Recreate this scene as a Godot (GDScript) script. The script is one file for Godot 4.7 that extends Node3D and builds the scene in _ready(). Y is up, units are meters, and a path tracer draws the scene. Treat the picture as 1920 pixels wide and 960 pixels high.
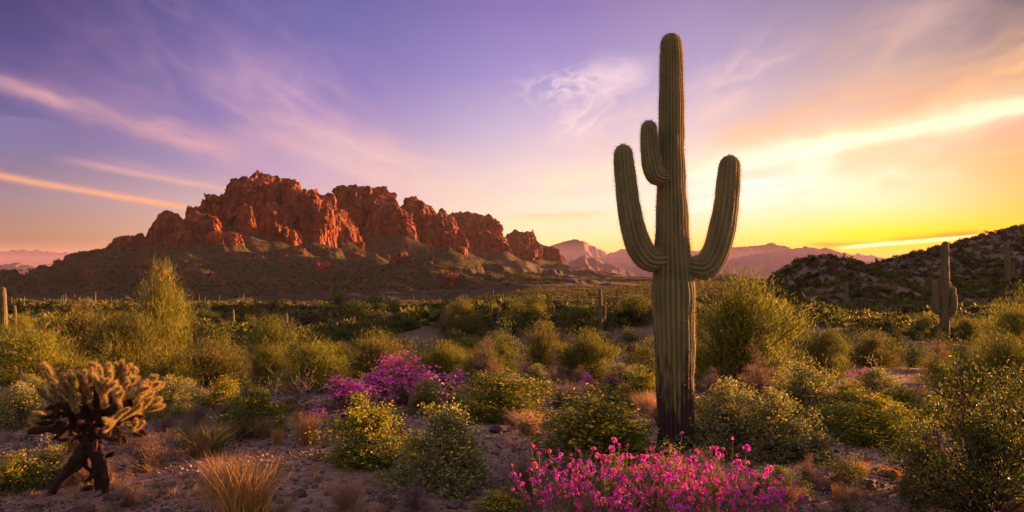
extends Node3D
# A saguaro desert at sunset: red mountain, valley of scrub, flowering shrubs round a tall saguaro.
# The pixel numbers below are those of the 1920 x 960 photograph; a pixel gives a direction, the ground it meets gives the distance.

const FOCAL := 1400.0
const EYE := Vector3(0, 2.0, 0)
const PITCH := 0.025
const SUN_AZ := 57.0
const SUN_EL := 4.0

var rng := RandomNumberGenerator.new()
var soft := FastNoiseLite.new()      # smooth fractal noise, about -1..1, used with scaled coordinates
var fine := FastNoiseLite.new()      # single octave
var cell := FastNoiseLite.new()      # flat-valued cells, for blocks of rock
var names := {}
var M := {}
var bands := []
var columns_sky := []
var patches := []

# ---------------------------------------------------------------- mesh collector
class Shape:
	var v := PackedVector3Array()
	var n := PackedVector3Array()
	var c := PackedColorArray()
	var i := PackedInt32Array()

	func add(p: Vector3, nn: Vector3, col: Color) -> int:
		v.append(p); n.append(nn); c.append(col)
		return v.size() - 1

	func tri(a: int, b: int, d: int) -> void:
		var g := (v[d] - v[a]).cross(v[b] - v[a])
		if g.dot(n[a] + n[b] + n[d]) < 0.0:
			i.append(a); i.append(d); i.append(b)
		else:
			i.append(a); i.append(b); i.append(d)

	func blade(a: Vector3, b: Vector3, d: Vector3, col: Color) -> void:   # one flat triangle
		var g := (d - a).cross(b - a)
		if g.length_squared() < 1e-16:
			return
		g = g.normalized()
		var k := add(a, g, col)
		add(b, g, col); add(d, g, col)
		i.append(k); i.append(k + 1); i.append(k + 2)

	func leaf(p: Vector3, dir: Vector3, side: Vector3, length: float, width: float, col: Color) -> void:   # pointed leaf, folded a little on its midrib
		var up := dir.cross(side)
		var tip := p + dir * length
		var mid := p + dir * length * 0.45 + up * width * 0.12
		blade(p, mid + side * width * 0.5 - up * width * 0.2, tip, col)
		blade(p, tip, mid - side * width * 0.5 - up * width * 0.2, col)

	func tube(pts: PackedVector3Array, radii: PackedFloat32Array, sides: int, col: Color, col2: Color) -> void:
		var m := pts.size()
		var u := Vector3.ZERO
		var first := v.size()
		for k in m:
			var t := (pts[mini(k + 1, m - 1)] - pts[maxi(k - 1, 0)]).normalized()
			if k == 0:
				u = t.cross(Vector3(0.31, 0.2, 0.93)).normalized()
			u = (u - t * u.dot(t)).normalized()
			var w := t.cross(u)
			for s in sides:
				var a := TAU * s / sides
				var d := u * cos(a) + w * sin(a)
				add(pts[k] + d * radii[k], d, col.lerp(col2, float(k) / maxf(1, m - 1)))
		for k in m - 1:
			for s in sides:
				var a := first + k * sides + s
				var b := first + k * sides + (s + 1) % sides
				tri(a, b, a + sides)
				tri(b, b + sides, a + sides)

	func smooth_normals() -> void:
		for k in n.size():
			n[k] = Vector3.ZERO
		for t in range(0, i.size(), 3):
			var g := (v[i[t + 2]] - v[i[t]]).cross(v[i[t + 1]] - v[i[t]])
			n[i[t]] += g; n[i[t + 1]] += g; n[i[t + 2]] += g
		for k in n.size():
			n[k] = n[k].normalized() if n[k].length_squared() > 0 else Vector3.UP

	func mesh(mat: Material, flat := false) -> ArrayMesh:
		var a := []
		a.resize(Mesh.ARRAY_MAX)
		a[Mesh.ARRAY_VERTEX] = v; a[Mesh.ARRAY_NORMAL] = n; a[Mesh.ARRAY_COLOR] = c; a[Mesh.ARRAY_INDEX] = i
		if flat: a[Mesh.ARRAY_NORMAL] = null
		var m := ArrayMesh.new()
		m.add_surface_from_arrays(Mesh.PRIMITIVE_TRIANGLES, a)
		m.surface_set_material(0, mat)
		return m

# ---------------------------------------------------------------- names, labels, placing
func numbered(called: String) -> String:
	var k: int = names.get(called, -1) + 1
	names[called] = k
	return called if k == 0 else "%s_%03d" % [called, k]

func tag(o: Node3D, label: String, category: String, group := "", kind := "") -> void:
	if label: o.set_meta("label", label)
	if category: o.set_meta("category", category)
	if group: o.set_meta("group", group)
	if kind: o.set_meta("kind", kind)

func thing(called: String, label: String, category: String, pos: Vector3, turn := 0.0, group := "") -> Node3D:
	var o := Node3D.new()
	o.name = numbered(called)
	add_child(o)
	o.position = pos
	o.rotation.y = turn
	tag(o, label, category, group)
	return o

func part(called: String, mesh: Mesh, parent: Node, kind := "") -> MeshInstance3D:
	var o := MeshInstance3D.new()
	o.name = called
	o.mesh = mesh
	parent.add_child(o, true)
	if kind: o.set_meta("kind", kind)
	return o

func structure(called: String, mesh: Mesh, label := "") -> MeshInstance3D:
	var o := part(numbered(called), mesh, self, "structure")
	if label: o.set_meta("label", label)
	return o

func ray(px: float, py: float) -> Vector3:
	return Vector3((px - 960.0) / FOCAL, (480.0 - py) / FOCAL, -1).rotated(Vector3.RIGHT, PITCH)

func at_depth(px: float, py: float, depth: float) -> Vector3:
	var r := ray(px, py)
	return EYE + r * (depth / -r.z)

func ground_at(px: float, py: float) -> Vector3:
	var r := ray(px, py)
	r /= -r.z
	var t := 2.0
	var last := 2.0
	while t < 3000.0:
		var p := EYE + r * t
		if p.y < height(p.x, p.z):
			break
		last = t
		t *= 1.02
	for k in 14:
		var m := (t + last) / 2
		var p := EYE + r * m
		if p.y < height(p.x, p.z): t = m
		else: last = m
	var q := EYE + r * t
	return Vector3(q.x, height(q.x, q.z), q.z)

func step(a: float, b: float, x: float) -> float:
	return smoothstep(a, b, x)

func table(t: Array, x: float) -> float:
	if x <= t[0][0]: return t[0][1]
	for k in range(1, t.size()):
		if x < t[k][0]:
			return lerpf(t[k - 1][1], t[k][1], (x - t[k - 1][0]) / (t[k][0] - t[k - 1][0]))
	return t[-1][1]

func lin(r: float, g: float, b: float) -> Color:      # sRGB bytes to linear
	return Color(r / 255.0, g / 255.0, b / 255.0).srgb_to_linear()

# ---------------------------------------------------------------- terrain
var profile := [[0, 0.0], [10, 0.0], [20, -0.6], [30, -1.3], [40, -1.9], [70, -2.7], [120, -3.9], [250, -7.5], [500, -8.5], [1000, -9.5], [3000, -11.0], [8000, -14.0], [40000, -20.0]]

func plain(x: float, d: float) -> float:
	var h := table(profile, d)
	if d > 150:
		h -= 12.0 * (1.0 - step(-0.14, 0.06, x / d)) * step(150, 650, d) * (1.0 - step(1600, 4500, d))
	return h

func height(x: float, z: float) -> float:
	var d := -z
	var h := plain(x, d)
	if d < 400:
		var s := x - d * 0.05
		var w := step(-16, -5, s) * (1.0 - step(12, 26, s))
		h += w * (-0.9 * exp(-pow((d - 32) / 5, 2)) + 1.55 * exp(-pow((d - 48) / 8, 2)))
		h += 9.3 * exp(-pow((x - 62) / 11.5, 2) - pow((d - 150) / 24, 2))
		h += 3.2 * exp(-pow((x - 84) / 18, 2) - pow((d - 165) / 30, 2))
		if x > 40 and d > 60:
			var ramp := minf(maxf(0.0, (x - 62) * 0.25) , 27.0) * (1.0 - step(165, 235, x))  # hill is cut down out of view to let the low sun through
			var front := step(110, 224, d)
			var back := 1.0 if d < 224 else exp(-pow((d - 224) / 45, 2))
			h += ramp * front * back
	var far := clampf(absf(d) / 60.0, 0.0, 1.0)
	h += soft.get_noise_2d(x * 9, z * 9) * 0.13
	if far > 0.02:
		h += soft.get_noise_2d(x * 1.6 + 70, z * 1.6) * 1.5 * far * far * (1.0 - step(150, 900, d) * 0.5)
	return h

func ground_color(x: float, z: float) -> Color:
	var d := -z
	var a := soft.get_noise_2d(x * 22 + 5, z * 22)
	var b := soft.get_noise_2d(x * 5 + 300, z * 5)
	var soil := Color(0.38, 0.245, 0.175).lerp(Color(0.23, 0.15, 0.115), clampf(0.5 + a * 1.3, 0, 1))
	soil = soil.lerp(Color(0.48, 0.32, 0.22), clampf(b * 1.6 - 0.1, 0, 0.7))
	if d > 25:
		# low growth and dark rubble lying in ragged patches
		var green := Color(0.13, 0.125, 0.045).lerp(Color(0.20, 0.155, 0.085), clampf(0.5 + a * 1.2, 0, 1))
		soil = soil.lerp(green, clampf(0.45 + b * 2.2 + a * 0.8, 0, 0.9))
	return soil

func build_ground() -> void:
	var st := Shape.new()
	var angles := PackedFloat32Array()
	var a := -180.0
	while a < 180.0:
		angles.append(a)
		a += 0.22 if absf(a + 0.1) < 46 else 4.0
	angles.append(180.0)
	var rings := 330
	var m := angles.size()
	for k in rings + 1:
		var r := 2.4 * pow(14000.0, float(k) / rings)
		for b in m:
			var x := r * sin(deg_to_rad(angles[b]))
			var z := -r * cos(deg_to_rad(angles[b]))
			st.add(Vector3(x, height(x, z), z), Vector3.UP, ground_color(x, z))
	var hub := st.add(Vector3(0, height(0, 0), 0), Vector3.UP, ground_color(0, 0))
	for b in m - 1:
		st.tri(hub, b, b + 1)
		for k in rings:
			var p := k * m + b
			st.tri(p, p + 1, p + m)
			st.tri(p + 1, p + m + 1, p + m)
	st.smooth_normals()
	structure("ground", st.mesh(M.ground), "gravelly brown desert ground running out to the valley and the hills")

# ---------------------------------------------------------------- sky
func sky_point(px: float, py: float) -> Vector2:
	var r := ray(px, py).normalized()
	return Vector2(rad_to_deg(atan2(r.x, -r.z)), rad_to_deg(asin(r.y)))

func band(x0: float, y0: float, x1: float, y1: float, w0: float, w1: float, col: Color, strength: float, rough: float, f0 := 0.15, f1 := 0.15) -> void:
	var a := sky_point(x0, y0)
	var b := sky_point(x1, y1)
	bands.append([a, b - a, (b - a).length_squared(), w0 / 24.4, w1 / 24.4, col, strength, rough, f0, f1])

func patch(x: float, y: float, rx: float, ry: float, slope: float, grain: float, col: Color, strength: float, torn: float) -> void:
	# a patch of cirrus: an oval, its length along slope, torn into filaments by warped noise
	patches.append([sky_point(x, y), rx / 24.4, ry / 24.4, Vector2(1, slope).normalized(), grain, col, strength, torn, x * 3.7])

func sky_setup() -> void:
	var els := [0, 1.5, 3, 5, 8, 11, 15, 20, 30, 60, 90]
	var back := [[205, 164, 142], [212, 172, 150], [214, 176, 158], [212, 176, 164], [206, 174, 170], [202, 173, 175], [200, 174, 180], [198, 174, 184], [196, 174, 188], [194, 175, 194], [194, 176, 196]]  # unseen sky behind and overhead, brightened to light the foreground
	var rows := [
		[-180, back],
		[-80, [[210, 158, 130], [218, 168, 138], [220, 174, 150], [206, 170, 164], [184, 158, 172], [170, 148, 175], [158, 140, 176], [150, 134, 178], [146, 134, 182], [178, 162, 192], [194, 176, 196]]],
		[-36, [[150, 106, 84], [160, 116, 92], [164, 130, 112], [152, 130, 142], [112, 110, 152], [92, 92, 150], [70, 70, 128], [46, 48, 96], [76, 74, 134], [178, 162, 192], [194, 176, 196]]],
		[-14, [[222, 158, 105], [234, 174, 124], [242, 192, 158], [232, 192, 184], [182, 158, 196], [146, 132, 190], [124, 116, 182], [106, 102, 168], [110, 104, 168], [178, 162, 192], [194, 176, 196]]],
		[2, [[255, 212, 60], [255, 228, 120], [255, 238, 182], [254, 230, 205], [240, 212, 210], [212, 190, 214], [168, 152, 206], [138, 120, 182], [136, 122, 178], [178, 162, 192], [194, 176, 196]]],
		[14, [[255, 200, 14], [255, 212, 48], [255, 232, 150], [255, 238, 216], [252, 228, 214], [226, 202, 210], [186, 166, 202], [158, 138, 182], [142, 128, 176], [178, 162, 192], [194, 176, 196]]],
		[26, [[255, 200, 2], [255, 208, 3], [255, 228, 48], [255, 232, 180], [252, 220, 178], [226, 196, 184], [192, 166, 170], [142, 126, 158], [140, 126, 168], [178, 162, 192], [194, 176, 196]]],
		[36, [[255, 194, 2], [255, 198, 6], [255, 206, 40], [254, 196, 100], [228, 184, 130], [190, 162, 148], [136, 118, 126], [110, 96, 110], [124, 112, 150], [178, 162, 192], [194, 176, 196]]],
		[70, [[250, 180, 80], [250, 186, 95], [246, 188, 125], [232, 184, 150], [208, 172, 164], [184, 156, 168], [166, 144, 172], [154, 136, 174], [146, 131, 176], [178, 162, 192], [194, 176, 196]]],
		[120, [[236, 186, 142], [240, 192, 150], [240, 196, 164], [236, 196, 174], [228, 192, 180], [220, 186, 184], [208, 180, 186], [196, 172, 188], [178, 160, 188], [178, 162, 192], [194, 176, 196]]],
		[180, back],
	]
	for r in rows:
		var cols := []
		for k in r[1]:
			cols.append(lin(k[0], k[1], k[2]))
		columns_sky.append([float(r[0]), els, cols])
	# long pink veil fanning out of the glow, above the mountain
	band(-350, -10, 620, 330, 50, 45, lin(205, 150, 185), 0.12, 0.5, 0.6, 0.4)
	band(-260, 66, 560, 318, 8, 30, lin(240, 180, 174), 0.55, 0.5, 0.4, 0.3)
	band(330, 40, 800, 345, 45, 75, lin(212, 165, 200), 0.36, 0.4, 0.5, 0.3)
	band(380, 200, 830, 340, 40, 45, lin(240, 188, 178), 0.5, 0.5, 0.4, 0.3)
	band(480, 250, 960, 375, 40, 50, lin(250, 212, 192), 0.6, 0.4, 0.45, 0.35)
	# vapour trails
	band(-260, 283, 420, 400, 6, 4.5, lin(250, 176, 132), 0.95, 0.25, 0.05, 0.05)
	band(60, 286, 470, 364, 7, 3.2, lin(238, 182, 168), 0.65, 0.3, 0.45, 0.05)
	band(150, 284, 480, 366, 10, 4, lin(222, 172, 180), 0.3, 0.3, 0.4, 0.05)
	# torn wisps beside the saguaro
	patch(1085, 158, 100, 30, 0.10, 5.0, lin(250, 220, 226), 1.15, 1.0)
	patch(1150, 150, 65, 34, 0.25, 4.0, lin(244, 212, 222), 0.7, 1.0)
	patch(1100, 215, 75, 34, 0.85, 4.5, lin(250, 218, 218), 1.1, 1.0)
	patch(1090, 280, 70, 60, -0.6, 5.0, lin(248, 208, 196), 0.5, 1.0)
	patch(1190, 220, 80, 26, 0.35, 3.0, lin(246, 212, 208), 0.6, 0.9)
	patch(1375, 140, 110, 38, 0.46, 2.6, lin(238, 202, 206), 0.75, 1.0)
	patch(1350, 180, 60, 34, 0.4, 3.4, lin(246, 206, 198), 0.6, 0.9)
	patch(1330, 212, 80, 18, 0.25, 2.2, lin(250, 212, 198), 0.5, 0.9)
	patch(1700, 65, 210, 55, 0.38, 2.4, lin(214, 176, 170), 0.6, 1.0)
	patch(1640, 130, 190, 50, 0.33, 2.4, lin(232, 186, 165), 0.5, 1.0)
	patch(560, 215, 260, 110, -0.55, 2.2, lin(226, 180, 196), 0.38, 0.8)
	patch(340, 170, 240, 80, -0.36, 2.0, lin(205, 155, 185), 0.18, 0.8)
	patch(1480, 330, 260, 60, 0.12, 2.0, Color(1.3, 1.2, 0.95), 0.5, 0.9)
	patch(1080, 345, 200, 50, 0.12, 2.0, lin(255, 238, 205), 0.5, 0.9)
	# warm sweep and white band across the bright side
	band(1250, 290, 2100, 95, 34, 60, lin(255, 200, 142), 0.75, 0.55, 0.3, 0.05)
	band(1450, 222, 2100, 60, 26, 36, lin(232, 180, 150), 0.45, 0.8, 0.4, 0.05)
	band(1540, 100, 1900, 5, 26, 30, lin(205, 170, 165), 0.45, 0.9, 0.4, 0.45)
	band(1580, 60, 1800, 10, 14, 20, lin(214, 172, 172), 0.45, 0.9, 0.3, 0.3)
	band(1180, 330, 2150, 142, 20, 22, lin(255, 246, 196), 0.95, 0.4, 0.3, 0.02)
	band(1280, 310, 1960, 196, 10, 9, Color(1.2, 1.12, 0.8), 0.75, 0.4, 0.3, 0.05)
	band(1240, 340, 1640, 262, 9, 7, Color(1.4, 1.25, 0.85), 0.65, 0.5, 0.3, 0.2)
	band(1280, 362, 1560, 325, 8, 6, Color(1.4, 1.3, 1.0), 0.55, 0.5, 0.3, 0.3)
	band(1280, 385, 1560, 340, 7, 5, Color(1.35, 1.25, 1.0), 0.5, 0.5, 0.2, 0.3)
	band(1250, 398, 1520, 372, 6, 5, Color(1.2, 1.1, 0.7), 0.5, 0.4, 0.2, 0.3)
	band(960, 350, 1260, 312, 16, 12, lin(255, 240, 190), 0.6, 0.5, 0.4, 0.2)
	band(950, 388, 1250, 362, 14, 12, lin(255, 244, 205), 0.5, 0.5, 0.3, 0.2)
	band(900, 422, 1260, 390, 6, 5, lin(255, 238, 150), 0.65, 0.4, 0.3, 0.1)
	band(930, 408, 1150, 398, 5, 4, lin(238, 190, 140), 0.4, 0.5, 0.3, 0.3)
	band(1790, 302, 1960, 274, 4, 4, lin(255, 212, 150), 0.5, 0.4, 0.3, 0.1)
	# low bar of cloud over the bright gap
	band(1500, 460, 1690, 457, 4.5, 4, lin(190, 112, 8), 0.8, 0.5, 0.3, 0.2)
	band(1640, 453, 1860, 436, 5, 5.5, lin(198, 124, 20), 0.85, 0.6, 0.25, 0.2)
	band(1555, 466, 1900, 437, 2.4, 2.0, Color(2.4, 1.6, 0.8), 1.0, 0.1, 0.2, 0.1)

func column_color(col: Array, el: float) -> Color:
	var els: Array = col[1]
	for k in range(1, els.size()):
		if el < els[k] or k == els.size() - 1:
			var t := clampf((el - els[k - 1]) / (els[k] - els[k - 1]), 0, 1)
			return (col[2][k - 1] as Color).lerp(col[2][k], t)
	return col[2][0]

func sky_color(az: float, el: float, near: Array) -> Color:
	el = maxf(el, 0.0)
	var c := Color.BLACK
	for k in range(1, columns_sky.size()):
		if az <= columns_sky[k][0]:
			var t: float = (az - columns_sky[k - 1][0]) / (columns_sky[k][0] - columns_sky[k - 1][0])
			t = lerpf(t, smoothstep(0.0, 1.0, t), 0.5)
			c = column_color(columns_sky[k - 1], el).lerp(column_color(columns_sky[k], el), t)
			break
	if true:
		var p := Vector2(az, el)
		var wx := soft.get_noise_2d(az * 22, el * 22) * 0.9
		var wy := soft.get_noise_2d(az * 22 + 500, el * 22) * 0.9
		for b in near:
			var rel: Vector2 = p - b[0]
			var t: float = rel.dot(b[1]) / b[2]
			if t < -0.02 or t > 1.02:
				continue
			var w: float = lerpf(b[3], b[4], t)
			var rough: float = b[7]
			var len := sqrt(b[2])
			var e: float = absf(rel.cross(b[1])) / len
			if e > w * 4.5 + rough * 0.8:
				continue
			rel += Vector2(wx, wy) * rough * minf(1.0, w * 1.2)
			e = rel.cross(b[1]) / len
			var al: float = t * len
			var streak := soft.get_noise_2d(al * 9 + b[3] * 900, e * 75) * 0.9 + soft.get_noise_2d(al * 30, e * 160 + 90) * 0.4
			var a := exp(-pow(absf(e) / w, 2.0))
			a *= step(0, b[8], t) * (1.0 - step(1.0 - b[9], 1.0, t))
			a *= clampf(1.0 + (streak - 0.15) * 1.6 * rough, 0.0, 1.5)
			c = c.lerp(b[5], clampf(a * b[6], 0, 1))
	if el < 45.0:
		for b in patches:
			var rel: Vector2 = Vector2(az, el) - b[0]
			var u: float = rel.dot(b[3])
			var v: float = rel.cross(b[3])
			var e: float = pow(u / b[1], 2) + pow(v / b[2], 2)
			if e > 4.0:
				continue
			var g: float = b[4]
			var o: float = b[8]
			var w1 := soft.get_noise_2d(u * 14 * g / 3.0 + o, v * 20 * g / 3.0) * 1.1
			var w2 := soft.get_noise_2d(u * 14 * g / 3.0 + o, v * 20 * g / 3.0 + 400) * 1.1
			var strand := 1.0 - absf(soft.get_noise_2d((u + w1) * 11 * g / 3.0 + o, (v + w2) * 30 * g / 3.0)) * 2.6
			var body := soft.get_noise_2d((u + w1 * 0.6) * 9 + o, (v + w2 * 0.6) * 18 + 77)
			var a := pow(clampf(strand, 0, 1), 1.6) * 0.8 + clampf(body * 1.7 + 0.2, 0, 1) * 0.5
			a = lerpf(0.6, a, b[7]) * exp(-e * 1.1)
			c = c.lerp(b[5], clampf(a * b[6], 0, 1))
	var glow := exp(-(pow((az - 27.0) / 13.0, 2) + pow((el - 1.0) / 6.0, 2)))
	c.r *= 1.0 + 2.2 * glow
	c.g *= 1.0 + 0.22 * glow
	c.b *= 1.0 + 0.2 * glow
	return c

func build_sky() -> Sky:
	sky_setup()
	var w := 4096
	var h := 2048
	var data := PackedFloat32Array()
	data.resize(w * h * 3)
	data.fill(0.07)      # the half below the horizon, hidden by the ground
	for y0 in range(0, h / 2 + 8, 8):
		for x0 in range(0, w, 8):
			var az0 := (x0 + 4.0) / w * 360.0      # the first column looks along -z
			if az0 > 180.0: az0 -= 360.0
			var el0 := 90.0 - (y0 + 4.0) / h * 180.0
			var inner := absf(az0) < 38 and el0 < 22
			var c := Color.BLACK
			var near := []
			if absf(az0) < 80 and el0 < 45:
				for b in bands:
					var rel: Vector2 = Vector2(az0, el0) - b[0]
					var t: float = clampf(rel.dot(b[1]) / b[2], 0, 1)
					if (rel - b[1] * t).length() < maxf(b[3], b[4]) * 4.5 + 1.2: near.append(b)
			if not inner:
				c = sky_color(az0, el0, near)
			for y in range(y0, y0 + 8):
				var o := (y * w + x0) * 3
				for x in 8:
					if inner:
						c = sky_color(az0 + (x - 3.5) / w * 360.0, 90.0 - (y + 0.5) / h * 180.0, near)
					data[o] = c.r; data[o + 1] = c.g; data[o + 2] = c.b
					o += 3
	var im := Image.create_from_data(w, h, false, Image.FORMAT_RGBF, data.to_byte_array())
	var sm := PanoramaSkyMaterial.new()
	sm.panorama = ImageTexture.create_from_image(im)
	var s := Sky.new()
	s.sky_material = sm
	return s

# ---------------------------------------------------------------- materials
func noise_image(seed_: int, freq: float, size: int, kind: int, octaves := 4) -> Image:
	var n := FastNoiseLite.new()
	n.seed = seed_
	n.frequency = freq
	n.noise_type = kind
	n.fractal_octaves = octaves
	return n.get_seamless_image(size, size)

func speckle(seed_: int, size: int, lo: float, hi: float, coarse: float) -> ImageTexture:
	var a := noise_image(seed_, 0.12, size, FastNoiseLite.TYPE_SIMPLEX_SMOOTH)
	var b := noise_image(seed_ + 1, coarse, size, FastNoiseLite.TYPE_SIMPLEX_SMOOTH)
	var out := Image.create(size, size, false, Image.FORMAT_RGB8)
	for y in size:
		for x in size:
			var t := a.get_pixel(x, y).r * 0.6 + b.get_pixel(x, y).r * 0.4
			var g := lerpf(lo, hi, clampf((t - 0.25) * 2.0, 0, 1))
			out.set_pixel(x, y, Color(g, g * 0.99, g * 0.97))
	return ImageTexture.create_from_image(out)

func bumps(seed_: int, freq: float, size: int, kind: int, strength: float) -> ImageTexture:
	var a := noise_image(seed_, freq, size, kind)
	a.convert(Image.FORMAT_RGBA8)
	a.bump_map_to_normal_map(strength)
	return ImageTexture.create_from_image(a)

func matte(rough := 0.9, light := Color(0, 0, 0)) -> StandardMaterial3D:
	var m := StandardMaterial3D.new()
	m.vertex_color_use_as_albedo = true
	m.roughness = rough
	m.metallic_specular = 0.25
	if light != Color(0, 0, 0):
		m.backlight_enabled = true
		m.backlight = light
		m.cull_mode = BaseMaterial3D.CULL_DISABLED
	return m

func build_materials() -> void:
	M.ground = matte(0.95)
	M.ground.albedo_texture = speckle(3, 512, 0.62, 1.0, 0.02)
	M.ground.normal_enabled = true
	M.ground.normal_texture = bumps(8, 0.09, 512, FastNoiseLite.TYPE_CELLULAR, 5.0)
	M.ground.normal_scale = 0.8
	M.ground.uv1_triplanar = true
	M.ground.uv1_world_triplanar = true
	M.ground.uv1_scale = Vector3(0.8, 0.8, 0.8)
	M.rock = matte(0.95)
	M.rock.albedo_texture = speckle(21, 512, 0.5, 1.0, 0.012)
	M.rock.normal_enabled = true
	M.rock.normal_texture = bumps(31, 0.03, 512, FastNoiseLite.TYPE_SIMPLEX_SMOOTH, 10.0)
	M.rock.normal_scale = 1.8
	M.rock.uv1_triplanar = true
	M.rock.uv1_world_triplanar = true
	M.rock.uv1_scale = Vector3(0.022, 0.012, 0.022)
	M.slope = matte(0.95)
	M.slope.albedo_texture = speckle(41, 512, 0.5, 1.0, 0.03)
	M.slope.uv1_triplanar = true
	M.slope.uv1_world_triplanar = true
	M.slope.uv1_scale = Vector3(0.015, 0.015, 0.015)
	M.range = matte(0.95)
	M.stone = matte(0.85)
	M.stone.albedo_texture = speckle(51, 256, 0.6, 1.0, 0.03)
	M.stone.uv1_triplanar = true
	M.stone.uv1_scale = Vector3(1.5, 1.5, 1.5)
	M.bark = matte(0.9)
	M.skin = matte(0.75)
	M.spine = matte(0.6, Color(0.7, 0.65, 0.55))
	M.leaf = matte(0.65, Color(0.75, 0.8, 0.5))
	M.petal = matte(0.6, Color(0.8, 0.75, 0.8))
	M.straw = matte(0.7, Color(0.75, 0.7, 0.55))

# ---------------------------------------------------------------- mountains
# px, top y, base y, half width px, depth, seed, boxiness
var crags := [
	[190, 484, 534, 20, 930, 1, 0.55], [158, 504, 536, 14, 920, 15, 0.6], [236, 448, 492, 36, 985, 2, 0.45], [272, 444, 492, 30, 985, 24, 0.45], [313, 398, 496, 27, 965, 3, 0.45],
	[362, 374, 476, 17, 950, 4, 0.5], [382, 404, 492, 40, 925, 5, 0.5], [425, 430, 494, 32, 915, 25, 0.55], [400, 368, 446, 24, 1050, 6, 0.4], [440, 362, 446, 26, 1075, 16, 0.5],
	[476, 340, 466, 44, 1070, 7, 0.45], [462, 388, 470, 18, 985, 17, 0.6], [506, 376, 478, 28, 1015, 18, 0.55], [526, 346, 446, 30, 1130, 19, 0.45],
	[566, 349, 482, 46, 1090, 8, 0.45], [600, 372, 492, 26, 1060, 20, 0.5], [634, 402, 486, 32, 1110, 9, 0.7], [545, 424, 502, 32, 1015, 26, 0.6],
	[684, 355, 474, 52, 1350, 10, 0.62], [728, 392, 476, 36, 1290, 21, 0.65], [752, 420, 476, 22, 1250, 27, 0.65], [632, 394, 466, 26, 1420, 28, 0.6], [650, 440, 490, 34, 1220, 33, 0.7],
	[786, 376, 480, 42, 1660, 11, 0.68], [826, 406, 484, 32, 1610, 22, 0.65], [850, 436, 486, 22, 1570, 29, 0.7], [756, 416, 474, 26, 1780, 34, 0.6],
	[866, 400, 486, 44, 2040, 12, 0.45], [838, 406, 480, 20, 2080, 30, 0.55], [906, 414, 490, 34, 1980, 23, 0.6], [932, 446, 490, 22, 1950, 31, 0.7],
	[984, 438, 504, 34, 2600, 13, 0.75], [952, 460, 502, 26, 2680, 35, 0.7], [1016, 460, 506, 26, 2640, 32, 0.75], [1036, 474, 506, 20, 2650, 14, 0.75],
]
# px, top y, depth, radius px, slope : scree hills without a crag on them
var foothills := [
	[840, 466, 860, 14, 0.44], [770, 484, 820, 10, 0.38], [700, 478, 900, 20, 0.38], [620, 478, 900, 24, 0.44], [560, 470, 930, 24, 0.44], [490, 480, 880, 24, 0.42], [420, 466, 900, 20, 0.44], [350, 474, 890, 20, 0.42], [300, 462, 930, 20, 0.46],
	[240, 468, 945, 24, 0.75], [180, 494, 915, 20, 0.6], [130, 514, 900, 16, 0.5], [80, 534, 890, 12, 0.4], [935, 512, 1350, 12, 0.35], [1050, 494, 2500, 16, 0.3], [900, 500, 1500, 20, 0.35],
]
var cones := []

func scree(x: float, z: float) -> float:
	var g := soft.get_noise_2d(x * 1.1, z * 1.1)
	var ridges := absf(soft.get_noise_2d(x * 0.55 + 40, z * 0.55))
	var wob := maxf(0.75, 1.0 + g * 0.35 + (ridges - 0.2) * 1.3)
	var top := -1e9
	for c in cones:
		var e: float = sqrt(pow((x - c[0]) / 1.0, 2) + pow((z - c[1]) / c[5], 2)) - c[3]
		var v: float = c[2]
		if e > 0:
			v -= c[4] * e * wob * (1.0 - 0.28 * minf(1.0, e / 140.0))
		else:
			v += 3.0
		if v > top: top = v
	var p := plain(x, -z)
	var up := top - p
	return p + (up if up > 25.0 else 25.0 * exp((up - 25.0) / 25.0) - 25.0 * exp(-2.0)) + (g * 3.0 + soft.get_noise_2d(x * 6, z * 6) * 1.2) * clampf(up / 25.0, 0, 1)

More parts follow.
